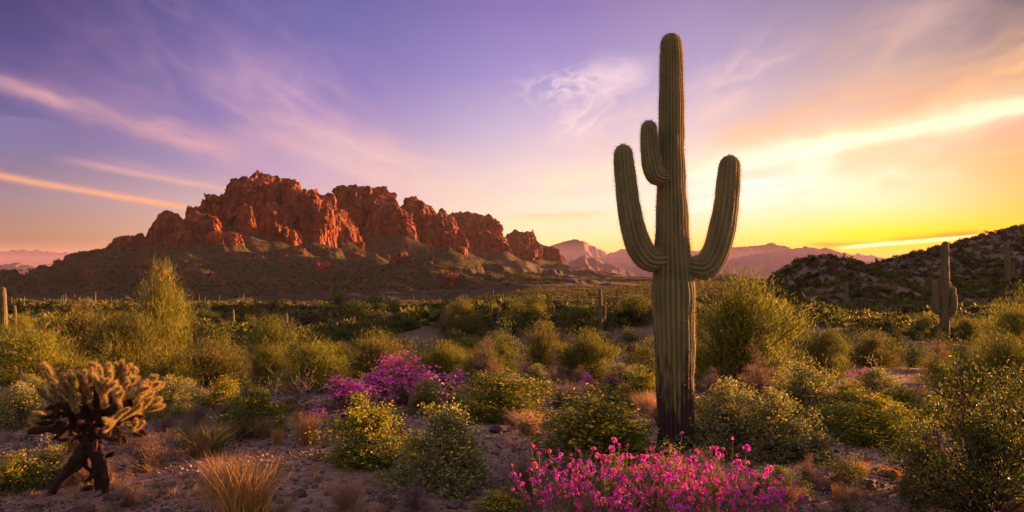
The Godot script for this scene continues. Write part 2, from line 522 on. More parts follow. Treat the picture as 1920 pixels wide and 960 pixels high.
func build_mountain() -> void:
	for c in crags:
		if c[0] > 290: c[2] -= 26.0 if c[4] < 1500 else 15.0
		var p := at_depth(c[0], c[2], c[4])
		cones.append([p.x, p.z, p.y + 4.0, c[3] * c[4] / FOCAL * 1.02, 0.62 if c[0] > 300 else 0.85, 1.25])
	for f in foothills:
		var p := at_depth(f[0], f[1], f[2])
		cones.append([p.x, p.z, p.y, f[3] * f[2] / FOCAL * 0.5, f[4], 1.4])
	var root := thing("mountain", "craggy red rock mountain with scree slopes rising over the valley scrub", "mountain", Vector3.ZERO)
	root.set_meta("kind", "structure")
	var st := Shape.new()
	var na := 360
	var nd := 220
	for k in nd + 1:
		var d := 470.0 * pow(3600.0 / 470.0, float(k) / nd)
		for b in na + 1:
			var az := deg_to_rad(lerpf(-46.0, 13.0, float(b) / na))
			var x := d * tan(az)
			var hgt := scree(x, -d)
			var t := soft.get_noise_2d(x * 2.6, d * 2.6)
			var t2 := fine.get_noise_2d(x * 9.0, d * 9.0)
			var col := Color(0.09, 0.08, 0.04).lerp(Color(0.17, 0.09, 0.058), clampf(0.35 + t * 1.6, 0, 1))
			col = col.lerp(Color(0.06, 0.072, 0.026), clampf(0.6 + t2 * 0.9, 0, 0.8))
			st.add(Vector3(x, hgt - 1.5, -d), Vector3.UP, col)
	for k in nd:
		for b in na:
			var p := k * (na + 1) + b
			st.tri(p, p + 1, p + na + 1)
			st.tri(p + 1, p + na + 2, p + na + 1)
	st.smooth_normals()
	part("scree_slope", st.mesh(M.slope), root)
	for c in crags:
		var base := at_depth(c[0], c[2], c[4])
		var top := at_depth(c[0], c[1], c[4])
		var o := part("rock_buttress", crag(c[3] * c[4] / FOCAL, top.y - base.y, int(c[5]), c[6], clampf(c[3] / 40.0, 0.45, 1.0)), root)
		o.position = base
	# small outcrops standing out of the scree
	rng.seed = 44
	var blocks := []
	for k in 6:
		blocks.append(crag(5.0, 6.0, 60 + k, 0.55, 0.16))
	var made := 0
	while made < 120:
		var d := rng.randf_range(700, 1500)
		var x := d * tan(deg_to_rad(rng.randf_range(-34, -2)))
		var y := scree(x, -d)
		if y < plain(x, d) + 6.0: continue
		var o := part("rock_outcrop", blocks[made % 6], root)
		var s := pow(rng.randf(), 2.0) * 1.4 + 0.35
		o.position = Vector3(x, y - 2.0, -d)
		o.scale = Vector3(s * rng.randf_range(0.8, 1.6), s * rng.randf_range(0.6, 1.3), s)
		o.rotation.y = rng.randf() * TAU
		made += 1

func crag(r: float, h: float, seed_: int, boxy: float, detail := 1.0) -> ArrayMesh:
	# a rock tower: dome profile broken into upright blocks with stepped faces, clefts and ledges
	var st := Shape.new()
	var na := int(230 * detail)
	var nt := int(110 * detail)
	var off := seed_ * 137.0
	var turn := seed_ * 1.7
	for k in nt + 1:
		var f := float(k) / nt
		var ph := (f - 0.25) / 0.75 * PI / 2
		var rr := 1.0
		var y := 0.0
		if ph < 0:
			rr = 1.0 + -ph * 0.3
			y = ph * 0.9
		else:
			rr = pow(maxf(cos(ph), 0.0), boxy * 0.72)
			y = pow(sin(ph), 0.8)
		for a in na:
			var th := TAU * a / na
			var cx := cos(th)
			var cz := sin(th)
			var q := Vector3(cx * rr * r, y * h, cz * rr * r)
			var wx := fine.get_noise_3d(q.x * 1.6 + off, q.y * 1.6, q.z * 1.6) * 9.0
			var b1 := cell.get_noise_3d((q.x + wx) * 2.4 + off, (q.y + wx) * 1.1, q.z * 2.4)
			var b2 := cell.get_noise_3d((q.x + wx * 0.5) * 6.0, q.y * 2.6 + off, (q.z + wx * 0.5) * 6.0)
			var b3 := cell.get_noise_3d(q.x * 13.0 + off, q.y * 7.0, q.z * 13.0)
			var lobes := soft.get_noise_3d(cx * 60 + off, cz * 60, y * 30)
			var cleft := 1.0 - absf(fine.get_noise_3d(cx * 110 + off, cz * 110, y * 34 + off))
			var rough := soft.get_noise_3d(q.x * 12 + off, q.y * 6, q.z * 12)
			var out := 1.0 + lobes * 0.42 + b1 * 0.24 + b2 * 0.13 + b3 * 0.06 - pow(cleft, 10) * 0.16 + rough * 0.05
			var top := 1.0 + (soft.get_noise_2d(cx * rr * 70 + off, cz * rr * 70) * 0.22 + b1 * 0.16 + b2 * 0.07 - rr * rr * 0.16) * step(0.3, 0.9, y)
			var p := Vector3(cx * rr * r * out, y * h * top + b3 * 1.5, cz * rr * r * 1.2 * out)
			p.x += fine.get_noise_2d(y * 60, off) * 0.14 * r
			p = p.rotated(Vector3.UP, turn)
			var t := soft.get_noise_3d(p.x * 3 + off, p.y * 1.2, p.z * 3) + b2 * 0.25
			var varnish := soft.get_noise_3d(p.x * 7 + off, p.y * 1.6, p.z * 7) + b1 * 0.15
			var col := Color(0.42, 0.135, 0.055).lerp(Color(0.27, 0.09, 0.048), clampf(0.5 + t * 1.5, 0, 1))
			col = col.lerp(Color(0.10, 0.05, 0.04), clampf(varnish * 2.2, 0, 0.75))
			st.add(p, p.normalized(), col)
	for k in nt:
		for a in na:
			var p := k * na + a
			var q := k * na + (a + 1) % na
			st.tri(p, q, p + na)
			st.tri(q, q + na, p + na)
	return st.mesh(M.rock, true)

func far_range(points: Array, depth: float, label: String, col: Color) -> void:
	var st := Shape.new()
	var x0: float = points[0][0]
	var x1: float = points[-1][0]
	var nu := int((x1 - x0) / 2.0)
	var nv := 44
	var base := table(profile, depth) - 12.0
	for u in nu + 1:
		var px := lerpf(x0, x1, float(u) / nu)
		var jag := fine.get_noise_2d(px * 5.0, depth) * 2.2 + fine.get_noise_2d(px * 16.0, depth) * 1.0
		var crest := at_depth(px, table(points, px) + jag, depth)
		var up := maxf(crest.y - base, 2.0)
		for k in nv + 1:
			var s := float(k) / nv * 2.0 - 1.0
			var wide := up * 2.6
			var x := crest.x
			var z := -depth + s * wide
			var spur := absf(soft.get_noise_2d(x * 0.30 + depth, z * 0.14)) * 1.6 + soft.get_noise_2d(x * 0.9, z * 0.9) * 0.25
			var m := 1.0 - absf(s)
			var y := base + up * m * (1.0 - clampf(spur, 0, 1) * 1.1 * minf(1.0, absf(s) * 2.2) * (1.0 - absf(s) * 0.5))
			st.add(Vector3(x, y, z), Vector3.UP, col)
	for u in nu:
		for k in nv:
			var p := u * (nv + 1) + k
			st.tri(p, p + 1, p + nv + 1)
			st.tri(p + 1, p + nv + 2, p + nv + 1)
	st.smooth_normals()
	structure("distant_mountain", st.mesh(M.range), label)

func build_ranges() -> void:
	var c := Color(0.15, 0.10, 0.085)
	far_range([[-420, 500], [-250, 478], [-120, 470], [-20, 476], [30, 468], [60, 469], [115, 473], [165, 476], [240, 490], [330, 520]], 6200, "pale long mountain far beyond the scree end of the red mountain", c)
	far_range([[60, 512], [95, 500], [130, 484], [143, 481], [165, 488], [210, 505], [260, 518]], 4300, "pointed bluish peak between the pale long mountain and the dark low hill", c)
	far_range([[-200, 525], [-120, 505], [-60, 500], [0, 496], [38, 493], [60, 500], [100, 512], [150, 530]], 3600, "dark low hill in front of the pale distant mountain", c)
	far_range([[985, 512], [1020, 470], [1045, 455], [1075, 449], [1098, 455], [1125, 467], [1150, 482], [1200, 508]], 4800, "flat-topped hazy mountain just past the last red crag", c)
	far_range([[1040, 512], [1070, 490], [1098, 478], [1115, 484], [1145, 496], [1190, 514]], 3300, "small dusky hill under the flat-topped hazy mountain", c)
	far_range([[1100, 512], [1140, 476], [1175, 465], [1195, 466], [1215, 474], [1250, 486], [1290, 478], [1340, 484], [1400, 512]], 4600, "hazy ridge crossing behind the tall saguaro", c)
	far_range([[1230, 512], [1290, 472], [1330, 466], [1365, 462], [1400, 463], [1425, 459], [1447, 455], [1470, 462], [1510, 472], [1560, 478], [1610, 476], [1660, 482], [1720, 484], [1800, 478], [1900, 470], [2020, 474], [2160, 482], [2300, 505]], 5500, "longest hazy range running behind the saguaro arm and the knoll", c)
	far_range([[1950, 512], [1985, 412], [2040, 388], [2150, 386], [2260, 400], [2400, 512]], 2800, "added unseen mountain past the steep slope, shading the foot of the red mountain", c)  # added out of view to cast shade on the red mountain's lower slopes
	far_range([[1310, 514], [1350, 495], [1390, 482], [1440, 472], [1480, 467], [1510, 463], [1530, 466], [1560, 466], [1590, 476], [1625, 488], [1680, 492], [1760, 490], [1850, 486], [1960, 492], [2100, 510]], 4300, "hazy violet ridge directly behind the stony knoll", c)
	far_range([[1270, 530], [1310, 518], [1345, 512], [1380, 514], [1410, 522], [1460, 534]], 2300, "low rounded hill on the valley floor behind the tall saguaro", Color(0.12, 0.09, 0.06))

# ---------------------------------------------------------------- saguaros
func spline(points: Array, n: int) -> Array:       # points: [Vector3, radius]; returns [positions, radii]
	var ps := PackedVector3Array()
	var rs := PackedFloat32Array()
	var m := points.size()
	for k in n + 1:
		var f := float(k) / n * (m - 1)
		var s := mini(int(f), m - 2)
		var t := f - s
		var p0: Vector3 = points[maxi(s - 1, 0)][0]
		var p1: Vector3 = points[s][0]
		var p2: Vector3 = points[s + 1][0]
		var p3: Vector3 = points[mini(s + 2, m - 1)][0]
		ps.append(p1.cubic_interpolate(p2, p0, p3, t))
		rs.append(lerpf(points[s][1], points[s + 1][1], smoothstep(0.0, 1.0, t)))
	return [ps, rs]

func ribbed(st: Shape, sp: Shape, points: Array, o: Dictionary) -> void:
	# a ribbed, round-ended column along points, with rows of spines on its ribs
	var ribs: int = o.ribs
	var sub: int = o.sub
	var got := spline(points, int(o.rings))
	var ps: PackedVector3Array = got[0]
	var rs: PackedFloat32Array = got[1]
	var m := ps.size()
	# dome at the tip
	var tip_dir := (ps[m - 1] - ps[m - 2]).normalized()
	var tip_r := rs[m - 1]
	var dome := 9
	var end := ps[m - 1]
	for k in range(1, dome + 1):
		var a := PI / 2 * k / dome
		ps.append(end + tip_dir * sin(a) * tip_r * 1.15)
		rs.append(maxf(tip_r * cos(a), 0.004))
	m = ps.size()
	var sides := ribs * sub
	var u := Vector3.ZERO
	var first := st.v.size()
	var run := 0.0
	var next := 0.02
	var gap: float = o.gap
	for k in m:
		var t := (ps[mini(k + 1, m - 1)] - ps[maxi(k - 1, 0)]).normalized()
		if k == 0:
			u = t.cross(Vector3(0.02, 0.1, 1.0)).normalized()
		else:
			run += ps[k].distance_to(ps[k - 1])
		u = (u - t * u.dot(t)).normalized()
		var w := t.cross(u)
		for s in sides:
			var a := TAU * s / sides
			var crest := absf(cos(a * ribs / 2.0))
			var waver := fine.get_noise_3d(cos(a) * 120 + o.seed, sin(a) * 120, run * 260.0) * 0.05 + fine.get_noise_2d(run * 420.0, o.seed * 9.0) * 0.022
			if k >= m - dome: waver *= 0.2
			var rr: float = rs[k] * (1.0 - o.deep + o.deep * pow(crest, 0.75) + waver)
			var d := u * cos(a) + w * sin(a)
			var p: Vector3 = ps[k] + d * rr
			var q := soft.get_noise_3d(p.x * 500 + o.seed, p.y * 160, p.z * 500)
			var col: Color = (o.col as Color).lerp(o.col2, clampf(0.5 + q * 1.2, 0, 1))
			if o.has("bark"):
				var ragged: float = p.y / o.bark + fine.get_noise_3d(p.x * 700, p.y * 150, p.z * 700) * 0.6 + soft.get_noise_3d(p.x * 1500, p.y * 300, p.z * 1500) * 0.7
				col = col.lerp(Color(0.055, 0.038, 0.032), 1.0 - step(0.7, 1.25, ragged))
			st.add(p, d, col)
		if run >= next and gap > 0:
			next = run + gap
			for s in ribs:
				var a := TAU * s / ribs
				var d := u * cos(a) + w * sin(a)
				var p := ps[k] + d * rs[k] * 0.99
				if o.has("bark") and p.y < o.bark * rng.randf_range(0.6, 1.3):
					continue
				for j in int(o.spines):
					var dir := (d * rng.randf_range(0.2, 1.0) + (w * cos(a) - u * sin(a)) * rng.randf_range(-0.7, 0.7) + t * rng.randf_range(-0.7, 0.7)).normalized()
					var side: Vector3 = dir.cross(Vector3(rng.randf() - 0.5, rng.randf() - 0.5, rng.randf() - 0.5)).normalized() * o.thick
					var b := p + t * rng.randf_range(-0.5, 0.5) * gap
					var sc := Color(0.52, 0.42, 0.26).lerp(Color(0.28, 0.22, 0.15), rng.randf())
					sp.blade(b - side, b + side, b + dir * rng.randf_range(0.5, 1.0) * o.long, sc)
	for k in m - 1:
		for s in sides:
			var a := first + k * sides + s
			var b := first + k * sides + (s + 1) % sides
			st.tri(a, b, a + sides)
			st.tri(b, b + sides, a + sides)

func column_part(called: String, parent: Node, points: Array, o: Dictionary) -> void:
	var st := Shape.new()
	var sp := Shape.new()
	ribbed(st, sp, points, o)
	st.smooth_normals()
	var p := part(called, st.mesh(M.skin), parent)
	if sp.v.size():
		part("spine_cover", sp.mesh(M.spine), p, "stuff")

func build_tall_saguaro() -> void:
	var base := ground_at(1266, 845)
	var s := -base.z / FOCAL
	var root := thing("saguaro", "tall three-armed saguaro with blackened woody base standing over magenta flowers", "saguaro", base)
	var here := func(px: float, py: float, dz := 0.0) -> Vector3:
		return at_depth(px, py, -base.z) - base + Vector3(0, 0, dz)
	var o := {"ribs": 24, "sub": 6, "rings": 110, "deep": 0.19, "seed": 3.0, "col": Color(0.20, 0.205, 0.082), "col2": Color(0.125, 0.145, 0.055), "gap": 0.03, "spines": 7, "long": 0.042, "thick": 0.0014, "bark": 0.88}
	var pts := []
	for q in [[1267, 862, 34], [1267, 800, 33.5], [1266, 720, 35], [1264.5, 640, 37.5], [1263, 560, 40], [1262.5, 510, 37], [1261, 470, 33], [1260, 400, 29.5], [1259, 340, 26.5], [1259, 270, 24], [1259, 200, 23], [1259, 130, 21.8], [1258.5, 85, 20]]:
		pts.append([here.call(q[0], q[1]), q[2] * s])
	column_part("trunk", root, pts, o)
	o.erase("bark")
	o.rings = 60
	o.ribs = 15
	o.deep = 0.21
	o.gap = 0.026
	var arms := [
		[[1252, 478, 15, 0.04], [1234, 486, 20, 0.06], [1212, 484, 21.5, 0.09], [1194, 460, 21.5, 0.11], [1183, 425, 20.5, 0.12], [1175, 380, 19, 0.12], [1170, 340, 18, 0.12], [1167, 310, 17, 0.12], [1166, 294, 16, 0.12]],
		[[1254, 330, 10, 0.06], [1241, 334, 13.5, 0.09], [1226, 331, 16, 0.12], [1219, 312, 16.5, 0.13], [1215, 285, 15.5, 0.13], [1213.5, 262, 14.6, 0.13], [1213, 247, 13.5, 0.13]],
		[[1284, 494, 14, 0.0], [1302, 500, 20, 0.02], [1322, 500, 22.5, 0.05], [1338, 476, 22.5, 0.06], [1349, 440, 22, 0.06], [1357, 400, 21, 0.06], [1361, 360, 20, 0.06], [1363.5, 332, 19, 0.06], [1365, 315, 18, 0.06]],
	]
	for a in arms:
		o.seed += 11.0
		pts = []
		for q in a:
			pts.append([here.call(q[0], q[1], q[3]), q[2] * s * 1.10])
		column_part("arm", root, pts, o)

func plain_saguaro(pos: Vector3, h: float, r: float, arms: Array, label: String, group := "", turn := 0.0) -> Node3D:
	# arms: [height share, reach in radii, length share, direction angle]
	var root := thing("saguaro", label, "saguaro", pos, turn, group)
	var near := clampf(14.0 / -pos.z * 3.0, 0.25, 1.0)
	var o := {"ribs": 16, "sub": 4 if near > 0.9 else 3, "rings": int(30 * near) + 10, "deep": 0.14, "seed": rng.randf() * 300, "col": Color(0.15, 0.13, 0.058), "col2": Color(0.10, 0.10, 0.042), "gap": 0.09, "spines": 3, "long": 0.05, "thick": 0.004}
	if -pos.z > 70: o.gap = 0.0
	var lean := Vector3(rng.randf_range(-0.02, 0.02), 0, rng.randf_range(-0.02, 0.02))
	var pts := []
	for f in [[-0.04, 0.9], [0.0, 0.92], [0.15, 1.0], [0.35, 1.08], [0.6, 0.98], [0.85, 0.85], [1.0, 0.72]]:
		pts.append([Vector3(0, f[0] * (h - r), 0) + lean * h * f[0] * f[0], r * f[1]])
	column_part("trunk", root, pts, o)
	for a in arms:
		var d := Vector3(cos(a[3]), 0, -sin(a[3]))
		var y: float = a[0] * h
		var ra := r * 0.68
		var reach: float = a[1] * r
		var ln: float = a[2] * h
		pts = [[Vector3(0, y, 0) + d * r * 0.5, ra * 0.6], [Vector3(0, y - ra * 0.35, 0) + d * (r + reach * 0.35), ra * 0.9], [Vector3(0, y + ra * 0.2, 0) + d * (r + reach * 0.85), ra], [Vector3(0, y + ra * 1.6, 0) + d * (r + reach), ra * 1.02], [Vector3(0, y + ln * 0.6 + ra, 0) + d * (r + reach * 1.04), ra * 0.98], [Vector3(0, y + ln, 0) + d * (r + reach * 1.05), ra * 0.85]]
		o.ribs = 12
		o.rings = int(22 * near) + 8
		column_part("arm", root, pts, o)
	return root

func saguaro_by_pixel(px: float, top: float, base: float, wide: float, arms: Array, label: String, group := "") -> void:
	var p := ground_at(px, base)
	var s := -p.z / FOCAL
	plain_saguaro(p, (base - top) * s, wide * 0.5 * s, arms, label, group)

func build_other_saguaros() -> void:
	saguaro_by_pixel(1772, 451, 640, 17, [[0.30, 1.0, 0.28, PI], [0.27, 1.1, 0.24, 0.15], [0.31, 0.9, 0.14, -0.9], [0.34, 1.5, 0.22, 0.7]], "saguaro with four short arms at the foot of the steep slope beyond the dark shrub")
	saguaro_by_pixel(1126, 540, 632, 9, [[0.42, 0.8, 0.2, 0.2], [0.38, 0.9, 0.13, 0.4]], "thin saguaro with low stub arms on the bank behind the leafy thicket")
	saguaro_by_pixel(6, 537, 640, 13, [], "plain armless saguaro column beside the feathery tree, cut by the picture edge")
	saguaro_by_pixel(536, 587, 655, 8, [[0.35, 0.7, 0.4, PI]], "slim saguaro rising behind the bare brush")
	saguaro_by_pixel(437, 580, 618, 5, [[0.3, 0.8, 0.3, PI]], "short thin saguaro standing in pale soil on the flat")
	saguaro_by_pixel(836, 572, 618, 7, [[0.25, 0.7, 0.5, PI], [0.3, 0.7, 0.3, 0.0]], "cluster-like saguaro with close upright arms on the flat under the foothill")
	saguaro_by_pixel(921, 563, 612, 5, [], "dark slender saguaro on the crest of the bank")
	saguaro_by_pixel(934, 572, 612, 5, [[0.3, 0.8, 0.4, 0.0]], "one-armed saguaro next to the dark slender one on the bank crest")
	saguaro_by_pixel(1587, 529, 582, 9, [], "armless brownish saguaro in front of the stony knoll")
	saguaro_by_pixel(1890, 453, 532, 11, [[0.2, 1.2, 0.25, 0.3]], "dim saguaro with one low arm high on the steep slope")
	saguaro_by_pixel(28, 572, 640, 7, [], "short saguaro close beside the plain column by the feathery tree")
	for q in [[1583, 479, 0, 3], [1643, 486, 0, 4], [1681, 482, 0, 2.5], [1700, 480, 0, 2.5], [1720, 473, 0, 2.4], [1752, 465, 0, 2.4], [1800, 449, 0, 2.5], [1388, 533, 0, 3], [1396, 536, 0, 3], [1372, 540, 0, 3], [1425, 524, 0, 3], [1440, 530, 0, 3]]:
		# on a skyline: look for the ground just under the given top
		var y: float = q[1] + 9
		var p := ground_at(q[0], y)
		var tries := 0
		while -p.z > 330 and tries < 30:
			y += 1.5
			p = ground_at(q[0], y)
			tries += 1
		var s := -p.z / FOCAL
		plain_saguaro(p, maxf(14.0 * s, 1.2), q[3] * 0.5 * s, [[0.45, 0.8, 0.25, rng.randf() * TAU]] if rng.randf() < 0.4 else [], "tiny saguaro standing along the crest of the hill or knoll", "small saguaros on the hill crests")
	var made := 0
	while made < 120:
		var px := rng.randf_range(-20, 1230)
		var py := rng.randf_range(566, 606)
		var p := ground_at(px, py)
		if -p.z > 420 or -p.z < 45:
			continue
		var h := minf(rng.randf_range(2.0, 4.2), -p.z / FOCAL * (12.0 + 30.0 * pow(rng.randf(), 2.0)))
		plain_saguaro(p, h, h * rng.randf_range(0.028, 0.045), [[rng.randf_range(0.3, 0.45), 0.9, rng.randf_range(0.15, 0.35), rng.randf() * TAU]] if rng.randf() < 0.35 else [], "small far saguaro standing among the scrub of the flat", "small saguaros across the flat")
		made += 1

# ---------------------------------------------------------------- shrubs
func rand_dir() -> Vector3:
	return Vector3(rng.randfn(), rng.randfn(), rng.randfn()).normalized()

func pick(cols: Array) -> Color:
	var c: Color = cols[rng.randi() % cols.size()]
	return c * rng.randf_range(0.75, 1.25)

func shrub(seed_: int, o: Dictionary) -> Dictionary:
	# a shrub 1 m across and 1 m high in its own units: branches to clumps on a lumpy dome, leaves round each clump
	rng.seed = seed_
	var wood := Shape.new()
	var green := Shape.new()
	var bloom := Shape.new()
	var clumps: int = o.clumps
	var per: int = o.leaves / clumps
	for k in clumps:
		var a := rng.randf() * TAU
		var lift := pow(rng.randf(), o.get("lift", 0.8))
		var el: float = lerpf(o.get("low", 0.05), PI / 2, lift)
		var reach: float = rng.randf_range(o.get("inner", 0.62), 1.0) * (1.0 + 0.42 * fine.get_noise_2d(cos(a) * 90 + seed_ * 31, sin(a) * 90 + el * 60)) * (1.25 if rng.randf() < 0.07 else 1.0)
		var c := Vector3(cos(a) * cos(el) * 0.5, sin(el), sin(a) * cos(el) * 0.5) * reach
		c.y = maxf(c.y, 0.06)
		var root := Vector3(rng.randf_range(-0.05, 0.05), 0, rng.randf_range(-0.05, 0.05))
		var mid := root.lerp(c, 0.5) + Vector3(-c.x * 0.12, 0.05, -c.z * 0.12) + rand_dir() * 0.04
		var tw: float = o.get("twig", 0.008)
		wood.tube(PackedVector3Array([root, mid, c]), PackedFloat32Array([tw, tw * 0.75, tw * 0.3]), 4, o.wood, o.get("wood2", o.wood))
		var cr: float = o.get("clump", 0.13) * rng.randf_range(0.7, 1.3)
		var outw := Vector3(c.x * 1.5, c.y * 0.6 + 0.15, c.z * 1.5).normalized()
		var dull := rng.randf_range(0.75, 1.2)
		for j in o.get("sprays", 5):
			var e := c + rand_dir() * cr
			wood.tube(PackedVector3Array([mid.lerp(c, rng.randf_range(0.4, 1.0)), e]), PackedFloat32Array([tw * 0.35, tw * 0.12]), 3, o.wood, o.get("wood2", o.wood))
		for j in per:
			var off := Vector3(rng.randfn(), rng.randfn(), rng.randfn()) * cr * 0.55
			var p := c + off
			if p.y < 0.02: p.y = 0.02 + rng.randf() * 0.05
			var dir: Vector3 = (outw * o.get("out", 0.7) + Vector3.UP * o.get("up", 0.3) + rand_dir() * o.get("wild", 0.9)).normalized()
			var side: Vector3 = dir.cross(rand_dir()).normalized()
			var ln: float = o.len * rng.randf_range(0.6, 1.3)
			var col := pick(o.cols) * dull
			if o.get("blade", false):
				green.blade(p - side * o.wide * 0.5, p + side * o.wide * 0.5, p + dir * ln, col)
			else:
				green.leaf(p, dir, side, ln, o.wide * rng.randf_range(0.8, 1.2), col)
		var nf: int = o.get("flowers", 0)
		if nf > 0 and c.y > o.get("flower_low", 0.35) and rng.randf() < o.get("flower_share", 0.7):
			for j in nf:
				var p := c + Vector3(rng.randfn() * cr * 0.6, absf(rng.randfn()) * cr * 0.45 + cr * 0.35, rng.randfn() * cr * 0.6) + outw * cr * 0.35
				var fr: float = o.get("petal", 0.02)
				var face := (Vector3.UP * 0.5 + outw * 0.5 + rand_dir() * 0.7).normalized()
				var u := face.cross(rand_dir()).normalized()
				var w := face.cross(u)
				var col := pick(o.fcols)
				for q in 5:
					var an := TAU * q / 5
					var d := (u * cos(an) + w * sin(an) + face * 0.25).normalized()
					bloom.leaf(p, d, d.cross(face).normalized(), fr * rng.randf_range(0.8, 1.2), fr * 0.75, col * rng.randf_range(0.85, 1.15))
				if rng.randf() < 0.5:
					green.blade(c, c + u * 0.004, p, o.cols[0])
	var out := {"branch_frame": wood.mesh(M.bark), "foliage": green.mesh(o.get("mat", M.leaf))}
	if bloom.v.size(): out["blossom_cover"] = bloom.mesh(M.petal)
	return out

func tuft(seed_: int, blades: int, cols: Array, spread: float, wide: float) -> Dictionary:
	rng.seed = seed_
	var st := Shape.new()
	for k in blades:
		var a := rng.randf() * TAU
		var lean := pow(rng.randf(), 0.8) * spread
		var d := Vector3(cos(a) * lean, 1, sin(a) * lean).normalized()
		var p := Vector3(rng.randfn() * 0.10, 0, rng.randfn() * 0.10)
		var ln := rng.randf_range(0.45, 1.0) / maxf(d.y, 0.5) * (1.1 - 0.25 * lean)
		var side := d.cross(rand_dir()).normalized() * wide * rng.randf_range(0.6, 1.2)
		var m := p + d * ln * 0.55
		var bend := Vector3(cos(a), -0.25, sin(a)) * ln * rng.randf_range(0.0, 0.22)
		var e := p + d * ln + bend
		var col := pick(cols)
		st.blade(p - side, p + side, m + side * 0.8, col)
		st.blade(p - side, m + side * 0.8, m - side * 0.8, col)
		st.blade(m - side * 0.8, m + side * 0.8, e, col * 1.1)
	return {"blade_tuft": st.mesh(M.straw)}

func dead_brush(seed_: int, n: int, cols: Array) -> Dictionary:
	rng.seed = seed_
	var st := Shape.new()
	for k in n:
		var a := rng.randf() * TAU
		var p := Vector3(rng.randf_range(-0.06, 0.06), 0, rng.randf_range(-0.06, 0.06))
		var d := Vector3(cos(a) * rng.randf_range(0.2, 1.0), rng.randf_range(0.35, 1.0), sin(a) * rng.randf_range(0.2, 1.0)).normalized()
		var pts := PackedVector3Array([p])
		var rs := PackedFloat32Array([0.014])
		var ln := rng.randf_range(0.45, 0.95)
		for j in 5:
			p += d * ln / 5
			d = (d + rand_dir() * 0.3).normalized()
			if p.y < 0.02: d.y = absf(d.y)
			pts.append(p)
			rs.append(0.014 * (1.0 - (j + 1) / 5.6))
			for f in 3:
				var e := (d + rand_dir() * 0.9).normalized()
				var l2 := rng.randf_range(0.08, 0.3)
				var m := p + e * l2 * 0.5 + rand_dir() * 0.02
				st.tube(PackedVector3Array([p, m, p + (e + rand_dir() * 0.3) * l2]), PackedFloat32Array([0.005, 0.0035, 0.0015]), 3, pick(cols), pick(cols))
		st.tube(pts, rs, 5, pick(cols), pick(cols))
	return {"branch_frame": st.mesh(M.bark)}

var kinds := {}

